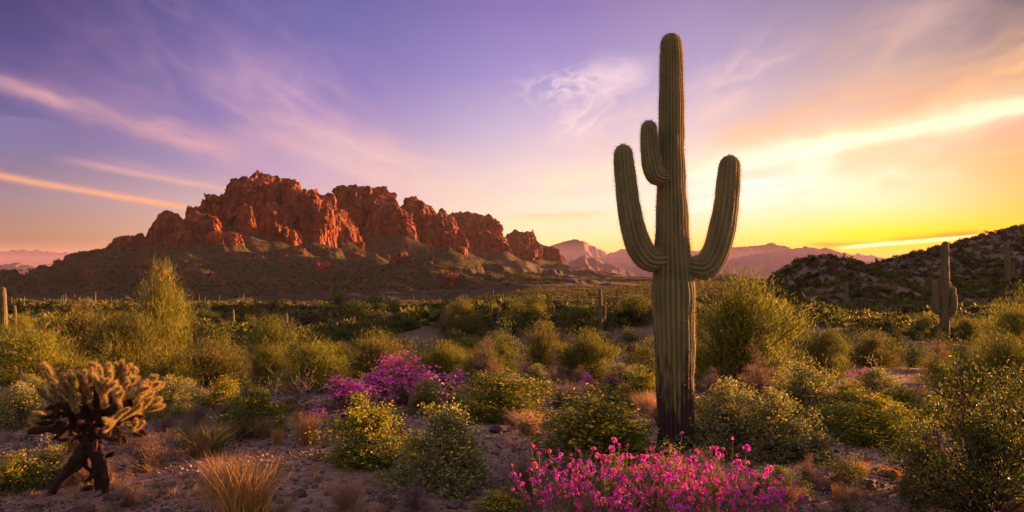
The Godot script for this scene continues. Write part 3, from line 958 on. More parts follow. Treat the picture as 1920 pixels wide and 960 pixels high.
func build_kinds() -> void:
	var grey := [Color(0.27, 0.27, 0.14), Color(0.20, 0.22, 0.095), Color(0.32, 0.30, 0.14)]
	var lime := [Color(0.19, 0.225, 0.04), Color(0.13, 0.18, 0.035), Color(0.30, 0.29, 0.04)]
	var gold := [Color(0.80, 0.52, 0.015), Color(0.85, 0.63, 0.02), Color(0.66, 0.50, 0.02)]
	var wood := Color(0.13, 0.10, 0.085)
	kinds.brittle = []
	for k in 4:
		kinds.brittle.append(shrub(100 + k, {"clumps": 120, "leaves": 10500, "len": 0.05, "wide": 0.025, "cols": grey + [lime[0]], "wood": wood, "flowers": 7, "flower_share": 0.38 + 0.12 * k, "flower_low": 0.4, "petal": 0.017, "fcols": gold, "clump": 0.13, "up": 0.45, "lift": 1.5, "inner": 0.55}))
	kinds.yellow = []
	for k in 4:
		kinds.yellow.append(shrub(120 + k, {"clumps": 120, "leaves": 9600, "len": 0.052, "wide": 0.026, "cols": lime, "wood": wood, "flowers": 11, "flower_share": 0.75, "flower_low": 0.3, "petal": 0.02, "fcols": gold, "clump": 0.13, "up": 0.4, "lift": 1.5, "inner": 0.55}))
	kinds.dark = []
	for k in 2:
		kinds.dark.append(shrub(140 + k, {"clumps": 120, "leaves": 9000, "len": 0.03, "wide": 0.014, "cols": [Color(0.085, 0.11, 0.024), Color(0.06, 0.085, 0.02), Color(0.13, 0.14, 0.03)], "wood": Color(0.06, 0.045, 0.04), "flowers": 3, "flower_share": 0.25, "flower_low": 0.5, "petal": 0.012, "fcols": gold, "clump": 0.13, "up": 0.5, "twig": 0.007}))
	kinds.feathery = []
	for k in 4:
		kinds.feathery.append(shrub(160 + k, {"clumps": 130, "leaves": 15000, "len": 0.085, "wide": 0.0058, "cols": [[Color(0.19, 0.20, 0.03), Color(0.14, 0.155, 0.028), Color(0.25, 0.25, 0.035)], [Color(0.15, 0.165, 0.03), Color(0.11, 0.125, 0.028), Color(0.20, 0.19, 0.04)], [Color(0.22, 0.235, 0.03), Color(0.17, 0.19, 0.03), Color(0.27, 0.275, 0.04)], [Color(0.18, 0.165, 0.04), Color(0.135, 0.13, 0.035), Color(0.23, 0.20, 0.05)]][k], "wood": Color(0.07, 0.055, 0.035), "blade": true, "clump": 0.15, "up": 0.7, "out": 0.5, "wild": 0.75, "twig": 0.011, "inner": 0.45, "sprays": 8}))
	kinds.creosote = []
	for k in 5:
		kinds.creosote.append(shrub(180 + k, {"clumps": 44, "leaves": 2000, "len": 0.055, "wide": 0.024, "cols": [Color(0.11, 0.13, 0.03), Color(0.075, 0.095, 0.025), Color(0.17, 0.175, 0.035)], "wood": Color(0.07, 0.055, 0.045), "clump": 0.15, "up": 0.6, "inner": 0.5}))
	kinds.grey = []
	for k in 3:
		kinds.grey.append(shrub(200 + k, {"clumps": 90, "leaves": 5000, "len": 0.075, "wide": 0.005, "cols": [Color(0.24, 0.185, 0.15), Color(0.17, 0.135, 0.12), Color(0.30, 0.23, 0.17)], "wood": Color(0.12, 0.095, 0.085), "blade": true, "clump": 0.11, "up": 0.3, "out": 0.9, "wild": 0.5, "mat": M.straw}))
	var pinks := [Color(0.74, 0.10, 0.52), Color(0.82, 0.16, 0.42), Color(0.64, 0.08, 0.54), Color(0.84, 0.28, 0.48)]
	kinds.pink = []
	for k in 3:
		kinds.pink.append(shrub(220 + k, {"clumps": 60, "leaves": 2600, "len": 0.06, "wide": 0.009, "cols": [Color(0.16, 0.15, 0.07), Color(0.22, 0.16, 0.11), Color(0.13, 0.12, 0.06)], "wood": wood, "flowers": 20, "flower_share": 0.95, "flower_low": 0.3, "petal": 0.03, "fcols": pinks, "clump": 0.12, "up": 0.6, "lift": 0.6}))
	var straw := [Color(0.42, 0.27, 0.085), Color(0.33, 0.21, 0.07), Color(0.52, 0.35, 0.13)]
	kinds.gold_grass = [tuft(240, 900, straw, 0.42, 0.0042), tuft(241, 800, straw, 0.55, 0.0042)]
	kinds.pale_grass = [tuft(242, 900, [Color(0.40, 0.29, 0.18), Color(0.30, 0.22, 0.14), Color(0.46, 0.33, 0.2)], 0.75, 0.005), tuft(243, 700, [Color(0.38, 0.26, 0.17), Color(0.28, 0.2, 0.14)], 0.9, 0.005)]
	kinds.green_grass = [tuft(244, 600, [Color(0.14, 0.15, 0.045), Color(0.2, 0.18, 0.06)], 0.7, 0.006)]
	kinds.dead = [dead_brush(250, 16, [Color(0.15, 0.115, 0.10), Color(0.10, 0.075, 0.065)]), dead_brush(251, 22, [Color(0.13, 0.10, 0.09), Color(0.09, 0.07, 0.06)])]

var used := {}

func plant(kind: String, called: String, label: String, category: String, pos: Vector3, w: float, h: float, group := "") -> Node3D:
	var n: int = used.get(kind, 0)
	used[kind] = n + 1
	var parts: Dictionary = kinds[kind][n % kinds[kind].size()]
	var root := thing(called, label, category, pos - Vector3(0, 0.03 * h, 0), rng.randf() * TAU, group)
	for k in parts:
		var o := part(k, parts[k], root, "stuff" if k == "blossom_cover" else "")
		o.scale = Vector3(w, h, w)
	return root

func plant_px(kind: String, called: String, label: String, category: String, px: float, base: float, w: float, h: float, group := "") -> Node3D:
	var p := ground_at(px, base)
	var s := -p.z / FOCAL
	return plant(kind, called, label, category, p, w * s, h * s, group)

# ---------------------------------------------------------------- cholla
func joint_mesh(seed_: int, core: Color, spine_a: Color, spine_b: Color, spines: int) -> ArrayMesh:
	rng.seed = seed_
	var st := Shape.new()
	var rows := 7
	var sides := 9
	for k in rows + 1:
		var f := float(k) / rows
		var r := 0.155 * pow(maxf(sin(PI * clampf(f * 0.96 + 0.04, 0, 1)), 0.0), 0.55)
		for s in sides:
			var a := TAU * s / sides + k * 0.35
			var knob := 1.0 + 0.18 * sin(a * 4.0 + k * 3.1)
			st.add(Vector3(cos(a) * r * knob, f, sin(a) * r * knob), Vector3(cos(a), f - 0.5, sin(a)).normalized(), core * rng.randf_range(0.8, 1.2))
	for k in rows:
		for s in sides:
			var a := k * sides + s
			var b := k * sides + (s + 1) % sides
			st.tri(a, b, a + sides)
			st.tri(b, b + sides, a + sides)
	for k in spines:
		var f := rng.randf_range(0.02, 1.0)
		var a := rng.randf() * TAU
		var r := 0.155 * pow(maxf(sin(PI * f), 0.02), 0.55)
		var p := Vector3(cos(a) * r, f, sin(a) * r)
		var d := (Vector3(cos(a), (f - 0.45) * 1.6, sin(a)) + rand_dir() * 0.7).normalized()
		var side := d.cross(rand_dir()).normalized() * 0.005
		st.blade(p - side, p + side, p + d * rng.randf_range(0.12, 0.32), spine_a.lerp(spine_b, rng.randf()))
	return st.mesh(M.spine)

func build_cholla() -> void:
	rng.seed = 77
	var base := ground_at(180, 924)
	var s := -base.z / FOCAL
	var root := thing("cholla", "golden spiny cholla cactus with dark leaning trunk on stony ground", "cholla cactus", base)
	var here := func(px: float, py: float, dz := 0.0) -> Vector3:
		return Vector3((px - 180) * s, (924 - py) * s, dz)
	var live := []
	var dead := []
	for k in 4:
		live.append(joint_mesh(300 + k, Color(0.11, 0.11, 0.04), Color(0.50, 0.39, 0.13), Color(0.36, 0.30, 0.11), 900))
	for k in 3:
		dead.append(joint_mesh(320 + k, Color(0.035, 0.022, 0.016), Color(0.10, 0.05, 0.025), Color(0.05, 0.03, 0.02), 320))
	rng.seed = 78
	var bark := Color(0.03, 0.02, 0.016)
	var limbs := [
		["trunk", [[192, 934, 13], [190, 900, 12], [184, 865, 12], [172, 835, 16], [174, 800, 15], [180, 765, 10]]],
		["trunk", [[90, 934, 7], [112, 905, 8], [136, 872, 11], [160, 842, 14], [172, 815, 11]]],
		["branch", [[170, 815, 13], [135, 800, 10], [95, 803, 9], [52, 812, 6]]],
		["branch", [[176, 800, 13], [150, 770, 10], [115, 755, 8]]], ["branch", [[180, 795, 13], [215, 770, 10], [250, 755, 8]]],
		["branch", [[178, 785, 12], [190, 745, 9], [195, 715, 7]]], ["branch", [[176, 790, 12], [150, 745, 9], [145, 722, 7]]], ["branch", [[185, 805, 10], [215, 790, 8], [238, 785, 6]]],
	]
	for l in limbs:
		var pts := []
		var dz := rng.randf_range(-0.1, 0.1) if l[0] == "branch" else 0.0
		var j := 0
		for q in l[1]:
			pts.append([here.call(q[0], q[1], dz * j), q[2] * s])
			j += 1
		var got := spline(pts, 16)
		var st := Shape.new()
		var rs: PackedFloat32Array = got[1]
		for k in rs.size():
			rs[k] *= rng.randf_range(0.85, 1.15)
		st.tube(got[0], rs, 9, bark, bark * 1.3)
		# shaggy dead spines along the limb
		for k in 260:
			var f := rng.randi() % rs.size()
			var d := rand_dir()
			var p: Vector3 = got[0][f] + d * rs[f] * 0.9 + rand_dir() * 0.01
			var side := d.cross(rand_dir()).normalized() * 0.0016
			st.blade(p - side, p + side, p + (d + rand_dir() * 0.5) * 0.035, Color(0.10, 0.055, 0.03) * rng.randf_range(0.4, 1.3))
		part(l[0], st.mesh(M.bark), root)
	var put := func(p: Vector3, d: Vector3, size: float, m: ArrayMesh) -> void:
		var o := part("stem_joint", m, root)
		var x := d.cross(rand_dir()).normalized()
		o.transform = Transform3D(Basis(x * size, d * size, x.cross(d) * size), p)
	# crown: branchlets of chained joints that fork as they climb, so that the outline is lumpy and open
	var tips := []
	for l in [[115, 755], [250, 755], [195, 715], [145, 722], [238, 785], [170, 740], [215, 735], [130, 740], [225, 760], [160, 715], [205, 700], [185, 760]]:
		for j in 6:
			tips.append([here.call(l[0] + rng.randf_range(-16, 16), l[1] + rng.randf_range(-8, 14), rng.randf_range(-0.28, 0.28)), 0])
	var made := 0
	while tips.size() and made < 285:
		var t: Array = tips.pop_front()
		var p: Vector3 = t[0]
		var rel: Vector3 = (p - here.call(180, 800)) / s
		if absf(rel.x) > 84 or rel.y > 108 - absf(rel.x - 8) * 0.62:
			continue
		var d := (Vector3(rel.x * 0.6, absf(rel.y) * 0.7 + 30, rel.z * 0.6) / 70.0 + rand_dir() * 0.75).normalized()
		var size := rng.randf_range(14, 23) * s
		put.call(p, d, size, live[made % 4])
		made += 1
		if t[1] < 4:
			for j in 1 + int(rng.randf() < 0.55):
				tips.append([p + d * size * rng.randf_range(0.75, 0.95), t[1] + 1])
	for q in [[80, 785, -0.7, 0.5], [92, 792, -0.3, 0.8], [76, 796, -0.9, 0.2], [100, 800, 0.1, 0.8], [110, 788, -0.4, 0.8], [88, 800, -0.6, 0.6], [236, 790, 0.9, 0.3], [222, 796, 0.8, 0.4], [105, 730, -0.9, 0.5], [100, 722, -0.6, 0.8], [92, 708, -0.4, 0.9]]:
		put.call(here.call(q[0], q[1], rng.randf_range(-0.04, 0.04)), (Vector3(q[2], q[3], 0) + rand_dir() * 0.25).normalized(), rng.randf_range(24, 32) * s, live[rng.randi() % 4])
	for k in 110:
		var a := rng.randf() * TAU
		var f := rng.randf_range(0.15, 0.85)
		var p := Vector3(cos(a) * 90 * f, rng.randf_range(-34, 26), sin(a) * 80 * f)
		put.call(here.call(182, 782) + p * s, (Vector3(p.x, -20, p.z) / 60.0 + rand_dir() * 0.9).normalized(), rng.randf_range(16, 26) * s, dead[k % 3])
	for k in 26:
		var f := rng.randf()
		var p: Vector3 = here.call(lerpf(182, 165, f) + rng.randf_range(-16, 16), lerpf(900, 810, f), rng.randf_range(-0.08, 0.08))
		put.call(p, (rand_dir() + Vector3(0, -0.3, 0)).normalized(), rng.randf_range(18, 28) * s, dead[k % 3])
	for q in [[258, 806], [248, 812], [210, 914], [236, 908], [226, 918], [150, 915]]:
		var g := ground_at(q[0], q[1] + 8)
		var o := thing("fallen_cholla_joint", "dark dried cholla joint lying on the ground by the cactus", "cholla joint", g + Vector3(0, 0.018, 0), rng.randf() * TAU, "fallen joints round the cholla")
		var j := part("stem_joint", dead[rng.randi() % 3], o)
		j.rotation = Vector3(PI / 2, 0, 0)
		j.scale = Vector3.ONE * 0.14

# ---------------------------------------------------------------- magenta flowers
func flower_heads() -> Array:
	var out := []
	var sets := [[Color(0.68, 0.05, 0.52), Color(0.55, 0.03, 0.48)], [Color(0.75, 0.07, 0.45), Color(0.60, 0.04, 0.48)], [Color(0.58, 0.04, 0.55), Color(0.70, 0.10, 0.52)], [Color(0.78, 0.14, 0.30), Color(0.70, 0.10, 0.36)]]
	for k in 5:
		rng.seed = 400 + k
		var st := Shape.new()
		var cols: Array = sets[k % 4]
		var florets := 5 + k if k < 4 else 3
		for f in florets:
			var up := (rand_dir() + Vector3(0, 0.8, 0)).normalized()
			var c := up * 0.6
			var u := up.cross(rand_dir()).normalized()
			var w := up.cross(u)
			for q in 6:
				var a := TAU * q / 6
				var d := (u * cos(a) + w * sin(a) + up * 0.35).normalized()
				st.leaf(c, d, d.cross(up).normalized(), rng.randf_range(0.45, 0.7), 0.4, pick(cols))
			st.blade(Vector3(0, -0.4, 0), Vector3(0.08, -0.4, 0), c, Color(0.18, 0.16, 0.08))
			st.blade(c + u * 0.1, c + w * 0.1, c - (u + w) * 0.1 + up * 0.12, Color(0.6, 0.3, 0.08))
		out.append(st.mesh(M.petal))
	return out

func build_flowers() -> void:
	var heads := flower_heads()
	var list := [[1015, 985, 92, 26], [1075, 1000, 110, 34], [1060, 950, 95, 26], [1135, 985, 115, 34], [1195, 1005, 105, 30], [1190, 955, 90, 24], [1250, 985, 130, 40], [1285, 1010, 110, 34], [1310, 955, 95, 26], [1350, 990, 115, 36], [1400, 1005, 95, 32], [1450, 985, 85, 26], [1150, 1030, 110, 30], [1380, 950, 70, 12]]
	var k := 0
	for q in list:
		rng.seed = 500 + k
		var base := ground_at(q[0], q[1])
		var s := -base.z / FOCAL
		var root := thing("magenta_wildflower", "magenta flowering plant in the dense clump at the foot of the tall saguaro", "wildflower", base, 0.0, "magenta wildflowers before the saguaro")
		var stems := Shape.new()
		var leaves := Shape.new()
		var spots := []
		for j in int(q[3] * 0.72):
			var a := rng.randf() * TAU
			var r := sqrt(rng.randf()) * 62 * s
			var hgt: float = q[2] * s * rng.randf_range(0.5, 1.15)
			if rng.randf() < 0.16: hgt += 34 * s
			var e := Vector3(cos(a) * r, hgt, sin(a) * r)
			var b := Vector3(cos(a) * r * 0.25, -0.02, sin(a) * r * 0.25)
			var m := b.lerp(e, 0.55) + Vector3(rng.randfn(), 0, rng.randfn()) * 0.02
			var tone := Color(0.16, 0.15, 0.07).lerp(Color(0.22, 0.17, 0.12), rng.randf())
			stems.tube(PackedVector3Array([b, m, e]), PackedFloat32Array([0.0035, 0.0028, 0.0018]), 4, tone, tone)
			spots.append(e)
			for f in 26:
				var t := rng.randf_range(0.1, 0.9)
				var p := b.lerp(m, t * 2) if t < 0.5 else m.lerp(e, t * 2 - 1)
				var d := (rand_dir() + Vector3(0, 0.5, 0)).normalized()
				leaves.leaf(p, d, d.cross(rand_dir()).normalized(), rng.randf_range(0.02, 0.05), 0.008, pick([Color(0.13, 0.14, 0.05), Color(0.17, 0.15, 0.07), Color(0.09, 0.11, 0.04)]))
			if rng.randf() < 0.7:
				# side shoots
				for f in 2:
					var e2 := m + (Vector3(rng.randfn() * 0.05, hgt * rng.randf_range(0.15, 0.35), rng.randfn() * 0.05))
					stems.tube(PackedVector3Array([m, e2]), PackedFloat32Array([0.002, 0.0014]), 3, tone, tone)
					spots.append(e2)
		part("stem_bundle", stems.mesh(M.bark), root)
		part("foliage", leaves.mesh(M.leaf), root)
		for p in spots:
			var o := part("flower_head", heads[rng.randi() % heads.size()], root)
			var size := rng.randf_range(0.014, 0.036)
			o.position = p + Vector3(0, size * 0.3, 0)
			o.rotation = Vector3(rng.randf_range(-0.5, 0.5), rng.randf() * TAU, rng.randf_range(-0.5, 0.5))
			o.scale = Vector3.ONE * size
		k += 1

# ---------------------------------------------------------------- stones, gravel, litter
func stone_mesh(seed_: int, rows: int, sides: int) -> ArrayMesh:
	var st := Shape.new()
	for k in rows + 1:
		var ph := PI * k / rows
		for s in sides:
			var th := TAU * s / sides
			var d := Vector3(sin(ph) * cos(th), cos(ph), sin(ph) * sin(th))
			var f := 1.0 + fine.get_noise_3d(d.x * 110 + seed_ * 50, d.y * 110, d.z * 110) * 0.55
			f = lerpf(f, roundf(f * 3.5) / 3.5, 0.5)
			var g := 1.0 + fine.get_noise_3d(d.x * 150, d.y * 150 + seed_ * 20, d.z * 150) * 0.3
			st.add(Vector3(d.x * f, d.y * f * 0.62, d.z * f * 0.85) * 0.5, d, Color(g, g, g))
	for k in rows:
		for s in sides:
			var a := k * sides + s
			var b := k * sides + (s + 1) % sides
			st.tri(a, b, a + sides)
			st.tri(b, b + sides, a + sides)
	st.smooth_normals()
	return st.mesh(M.stone)

func scatter(called: String, mesh: Mesh, spots: Array, cols: Array, label: String, category: String) -> void:
	var mm := MultiMesh.new()
	mm.transform_format = MultiMesh.TRANSFORM_3D
	mm.use_colors = true
	mm.mesh = mesh
	mm.instance_count = spots.size()
	for k in spots.size():
		mm.set_instance_transform(k, spots[k])
		mm.set_instance_color(k, cols[k])
	var o := MultiMeshInstance3D.new()
	o.name = numbered(called)
	o.multimesh = mm
	add_child(o)
	tag(o, label, category, "", "stuff")

func turned(p: Vector3, size: Vector3, tilt := 0.0) -> Transform3D:
	var b := Basis(Vector3.UP, rng.randf() * TAU)
	if tilt > 0: b = Basis(Vector3(rng.randfn(), 0, rng.randfn()).normalized(), rng.randf() * tilt) * b
	return Transform3D(b.scaled_local(size), p)

func build_stones() -> void:
	rng.seed = 900
	var kinds_of := []
	for k in 6:
		kinds_of.append(stone_mesh(k + 1, 7, 10))
	var tones := [Color(0.20, 0.14, 0.125), Color(0.12, 0.09, 0.085), Color(0.26, 0.19, 0.16), Color(0.16, 0.10, 0.09), Color(0.30, 0.24, 0.22)]
	var mats := []
	for t in tones:
		var m: StandardMaterial3D = M.stone.duplicate()
		m.albedo_color = t.linear_to_srgb()
		mats.append(m)
	for q in [[1545, 833, 36, "dark rounded rock on the gravel before the yellow-flowered shrub"], [1505, 938, 36, "flat dark slab on the gravel beside the magenta clump"], [955, 742, 42, "pale boulder beside the magenta shrub"], [1428, 742, 30, "grey boulder at the top of the round olive shrub"], [935, 810, 34, "dark stone on bare soil by the grass tuft"], [1620, 915, 44, "brown rock in the gravel near the dark shrub"], [850, 950, 30, "pinkish stone in front of the grey-green shrub"]]:
		var p := ground_at(q[0], q[1])
		var s: float = q[2] * -p.z / FOCAL
		var o := part(numbered("rock"), kinds_of[rng.randi() % 6], self)
		o.material_override = mats[rng.randi() % 3]
		o.position = p + Vector3(0, s * 0.12, 0)
		o.scale = Vector3(s, s * 0.8, s)
		o.rotation.y = rng.randf() * TAU
		tag(o, q[3], "rock")
	var made := 0
	while made < 230:
		var px := rng.randf_range(-10, 1930)
		var py := lerpf(745, 985, sqrt(rng.randf()))
		var p := ground_at(px, py)
		var s := rng.randf_range(0.05, 0.09) + pow(rng.randf(), 6) * 0.12
		var o := part(numbered("stone"), kinds_of[rng.randi() % 6], self)
		o.material_override = mats[rng.randi() % 5]
		o.position = p + Vector3(0, s * 0.1, 0)
		o.scale = Vector3(s * rng.randf_range(0.8, 1.3), s * rng.randf_range(0.6, 1.0), s)
		o.rotation = Vector3(rng.randf_range(-0.2, 0.2), rng.randf() * TAU, rng.randf_range(-0.2, 0.2))
		tag(o, "small angular stone lying loose on the gravelly soil", "stone", "loose stones on the desert soil")
		made += 1
	var pebble := stone_mesh(11, 4, 6)
	var spots := []
	var cols := []
	for k in 60000:
		var d := 5.0 * pow(5.0, pow(rng.randf(), 0.9))
		var x := rng.randf_range(-0.74, 0.74) * d
		if soft.get_noise_2d(x * 30, d * 30) < rng.randf_range(-0.5, 0.15): continue
		var s := rng.randf_range(0.01, 0.03) + pow(rng.randf(), 4) * 0.045
		spots.append(turned(Vector3(x, height(x, -d) + s * 0.12, -d), Vector3(s, s * rng.randf_range(0.6, 1.0), s * rng.randf_range(0.7, 1.2)), 0.5))
		cols.append(tones[rng.randi() % 5] * rng.randf_range(0.6, 2.1))
	scatter("gravel", pebble, spots, cols, "fine gravel strewn over the bare desert soil", "gravel")
	var bit := Shape.new()
	bit.tube(PackedVector3Array([Vector3(-0.5, 0, 0), Vector3(0.05, 0.05, 0.06), Vector3(0.5, 0.02, 0)]), PackedFloat32Array([0.02, 0.025, 0.012]), 3, Color.WHITE, Color.WHITE)
	spots = []
	cols = []
	for k in 16000:
		var d := 5.0 * pow(4.5, pow(rng.randf(), 0.9))
		var x := rng.randf_range(-0.74, 0.74) * d
		if soft.get_noise_2d(x * 25 + 90, d * 25) < rng.randf_range(-0.3, 0.3): continue
		var s := rng.randf_range(0.03, 0.14)
		spots.append(turned(Vector3(x, height(x, -d) + 0.008, -d), Vector3(s, s, s), 0.4))
		cols.append([Color(0.34, 0.24, 0.15), Color(0.22, 0.16, 0.12), Color(0.13, 0.09, 0.075), Color(0.42, 0.30, 0.19)][rng.randi() % 4])
	scatter("plant_litter", bit.mesh(M.straw), spots, cols, "dry twigs and straw strewn over the bare soil", "litter")
	# thin dry annual grass in patches
	var sprig := tuft(905, 40, [Color(0.40, 0.28, 0.16), Color(0.30, 0.21, 0.12)], 0.8, 0.012)
	rng.seed = 906
	spots = []
	cols = []
	for k in 5200:
		var d := 5.2 * pow(4.5, pow(rng.randf(), 0.8))
		var x := rng.randf_range(-0.74, 0.74) * d
		if soft.get_noise_2d(x * 14 + 40, d * 14) < rng.randf_range(-0.02, 0.30): continue
		var s := rng.randf_range(0.05, 0.15)
		spots.append(turned(Vector3(x, height(x, -d) - 0.01, -d), Vector3(s * 1.3, s, s * 1.3), 0.2))
		cols.append(Color.WHITE * rng.randf_range(0.6, 1.2))
	scatter("dry_grass", sprig.blade_tuft, spots, cols, "thin dry grass growing in patches between the shrubs", "grass")

# ---------------------------------------------------------------- what grows where
func build_foreground_plants() -> void:
	rng.seed = 60
	for q in [
		["brittle", 835, 905, 192, 128, "grey-green shrub with sparse yellow blossoms, darker one of a touching pair"],
		["yellow", 692, 866, 168, 98, "bright green shrub with yellow blossoms touching the grey-green one"],
		["yellow", 1130, 858, 224, 102, "broad shrub with golden blossoms leaning toward the tall saguaro's trunk"],
		["brittle", 1362, 852, 143, 112, "olive shrub with pale blossoms close beside the tall saguaro's trunk"],
		["brittle", 1452, 858, 147, 100, "lower olive shrub joined to the one beside the tall saguaro's trunk"],
		["brittle", 1510, 778, 128, 90, "round grey-green shrub with yellow crown behind the olive shrubs"],
		["yellow", 1632, 828, 159, 76, "low shrub thick with golden blossoms on the gravel before the bare brush"],
		["yellow", 945, 784, 165, 74, "low yellow-flowered shrub between the magenta shrubs and the grass tuft"],
		["yellow", 870, 790, 90, 40, "small bright green shrub under the low yellow-flowered shrub"],
		["yellow", 1200, 764, 100, 58, "yellow-flowered shrub half hidden behind the tall saguaro's trunk"],
		["yellow", 1585, 780, 100, 52, "yellow-flowered shrub filling the gap between two rounder shrubs"],
		["yellow", 1690, 785, 90, 50, "small yellow-flowered shrub under the bare dark brush"],
		["brittle", 1640, 745, 90, 50, "green shrub with a red-pink top behind the golden shrubs"],
		["yellow", 478, 812, 105, 80, "olive shrub with golden top standing over the gravel path"],
		["yellow", 420, 768, 80, 48, "small olive shrub on the litter behind the gravel path"],
		["brittle", 320, 780, 90, 60, "green leafy shrub right beside the cholla"],
		["brittle", 255, 790, 70, 50, "small green shrub hidden behind the cholla crown"],
		["brittle", 372, 768, 60, 34, "tiny green shrub on the open soil behind the cholla"],
		["brittle", 95, 905, 110, 62, "dark green shrub low behind the cholla's trunk"],
		["brittle", 30, 800, 95, 66, "dull olive shrub beyond the cholla's long branch"],
		["brittle", 1010, 740, 70, 45, "small teal-green shrub under the dry round bushes"],
		["brittle", 1170, 722, 80, 36, "flat grey-green shrub behind the yellow-flowered shrub at the trunk"],
		["yellow", 20, 920, 90, 60, "dark leafy shrub at the picture edge below the cholla"],
		["yellow", 1760, 800, 80, 46, "yellow-dotted green shrub at the back of the big dark shrub"],
		["brittle", 705, 800, 80, 40, "grey shrub tucked under the magenta shrubs"],
		["brittle", 800, 776, 74, 52, "grey-green shrub between the magenta shrubs"],
		["brittle", 1140, 900, 60, 34, "low dark shrub behind the magenta clump"],
		["yellow", 940, 955, 90, 30, "low yellow-flecked plant in front of the grey-green shrub"],
	]:
		plant_px(q[0], "flowering_shrub", q[5], "shrub", q[1], q[2], q[3], q[4])
	for q in [[1850, 985, 330, 235, "big dark green shrub with small leaves at the picture edge"], [1745, 935, 150, 110, "dark leafy shrub merging into the biggest dark one"], [1920, 880, 200, 150, "dark leafy shrub behind the biggest dark one"]]:
		plant_px("dark", "leafy_shrub", q[4], "shrub", q[0], q[1], q[2], q[3])
	for q in [[650, 802, 130, 80, "magenta flowering shrub closest to the golden grass"], [715, 780, 115, 76, "magenta flowering shrub in the middle of the row"], [755, 758, 125, 72, "tallest magenta flowering shrub under the feathery bushes"], [845, 768, 100, 62, "magenta and grey shrub at the end of the row by the pale boulder"], [800, 748, 60, 44, "small magenta shrub between two larger ones"], [1104, 740, 44, 30, "little magenta plant by the dry round bush"], [1145, 742, 40, 34, "round dry bush with magenta crown"], [1625, 722, 60, 26, "pink-topped plant behind the golden shrubs"], [700, 815, 34, 26, "little magenta plant under the bright green shrub"]]:
		plant_px("pink", "magenta_shrub", q[4], "shrub", q[0], q[1], q[2], q[3])
	for q in [["gold_grass", 455, 985, 190, 150, "large golden grass clump on the gravel beside the path"], ["gold_grass", 420, 935, 120, 90, "golden grass clump leaning behind the largest one"], ["gold_grass", 577, 832, 76, 66, "golden grass clump under the bare brush"], ["gold_grass", 520, 834, 30, 40, "narrow golden grass tuft beside the olive shrub"], ["pale_grass", 992, 814, 64, 54, "pale pinkish grass tuft on bare soil"], ["pale_grass", 1065, 766, 84, 66, "tall pale grass clump beyond the grass tuft on bare soil"], ["green_grass", 385, 850, 120, 70, "green rushy tuft behind the large golden grass"], ["pale_grass", 1216, 782, 60, 58, "peach coloured dry clump against the tall saguaro's trunk"], ["gold_grass", 1570, 945, 26, 44, "thin straw sprig alone on the dark gravel"], ["gold_grass", 1610, 890, 60, 30, "low straw patch on the dark gravel"], ["gold_grass", 1500, 858, 60, 24, "low straw fringe beside the olive shrubs"], ["gold_grass", 130, 850, 60, 60, "dry straw clump behind the cholla trunk"], ["pale_grass", 170, 905, 70, 60, "dull straw between the cholla's two stems"], ["gold_grass", 1675, 895, 50, 24, "low straw patch at the edge of the dark shrub"]]:
		plant_px(q[0], "grass_clump", q[5], "grass clump", q[1], q[2], q[3], q[4])
	for q in [[1045, 720, 66, 34, "dry round brown bush, larger of a pair"], [1085, 722, 44, 28, "dry round brown bush, smaller of a pair"], [988, 716, 44, 30, "purplish dry bush beside the round brown pair"], [1425, 752, 100, 64, "grey twiggy bush behind the round olive shrub"], [1335, 752, 64, 46, "grey twiggy bush close to the tall saguaro"], [275, 880, 120, 64, "purplish dry bush on the stones beside the cholla"], [905, 730, 90, 60, "tan dry bush among the feathery ones"], [430, 800, 90, 44, "dull purple dry bush beside the olive shrub"], [1580, 752, 44, 34, "small round brown bush between yellow-flowered shrubs"], [985, 935, 150, 70, "dull dry bush beside the magenta clump"], [1090, 905, 90, 40, "dry bush under the broad golden shrub"], [1235, 800, 60, 40, "dim dry bush behind the saguaro's base"], [240, 950, 90, 40, "dull purple ground bush between the cholla and the golden grass"]]:
		plant_px("grey", "dry_bush", q[4], "bush", q[0], q[1], q[2], q[3])
	for q in [[545, 772, 150, 96, "bare dead brush with pale crossed twigs under the feathery bushes"], [1690, 775, 110, 90, "bare dark brush rising behind the golden shrubs"], [760, 742, 90, 60, "bare dark branch beside the tallest magenta shrub"], [1370, 740, 80, 66, "bare grey twigs under the large feathery bush"], [330, 835, 110, 26, "flat dead twigs on the soil by the cholla"], [1790, 770, 120, 70, "bare brush in front of the dark slope"]]:
		plant_px("dead", "dead_brush", q[4], "dead brush", q[0], q[1], q[2], q[3])

	# small growth filling the gaps, one by one
	rng.seed = 63
	var made := 0
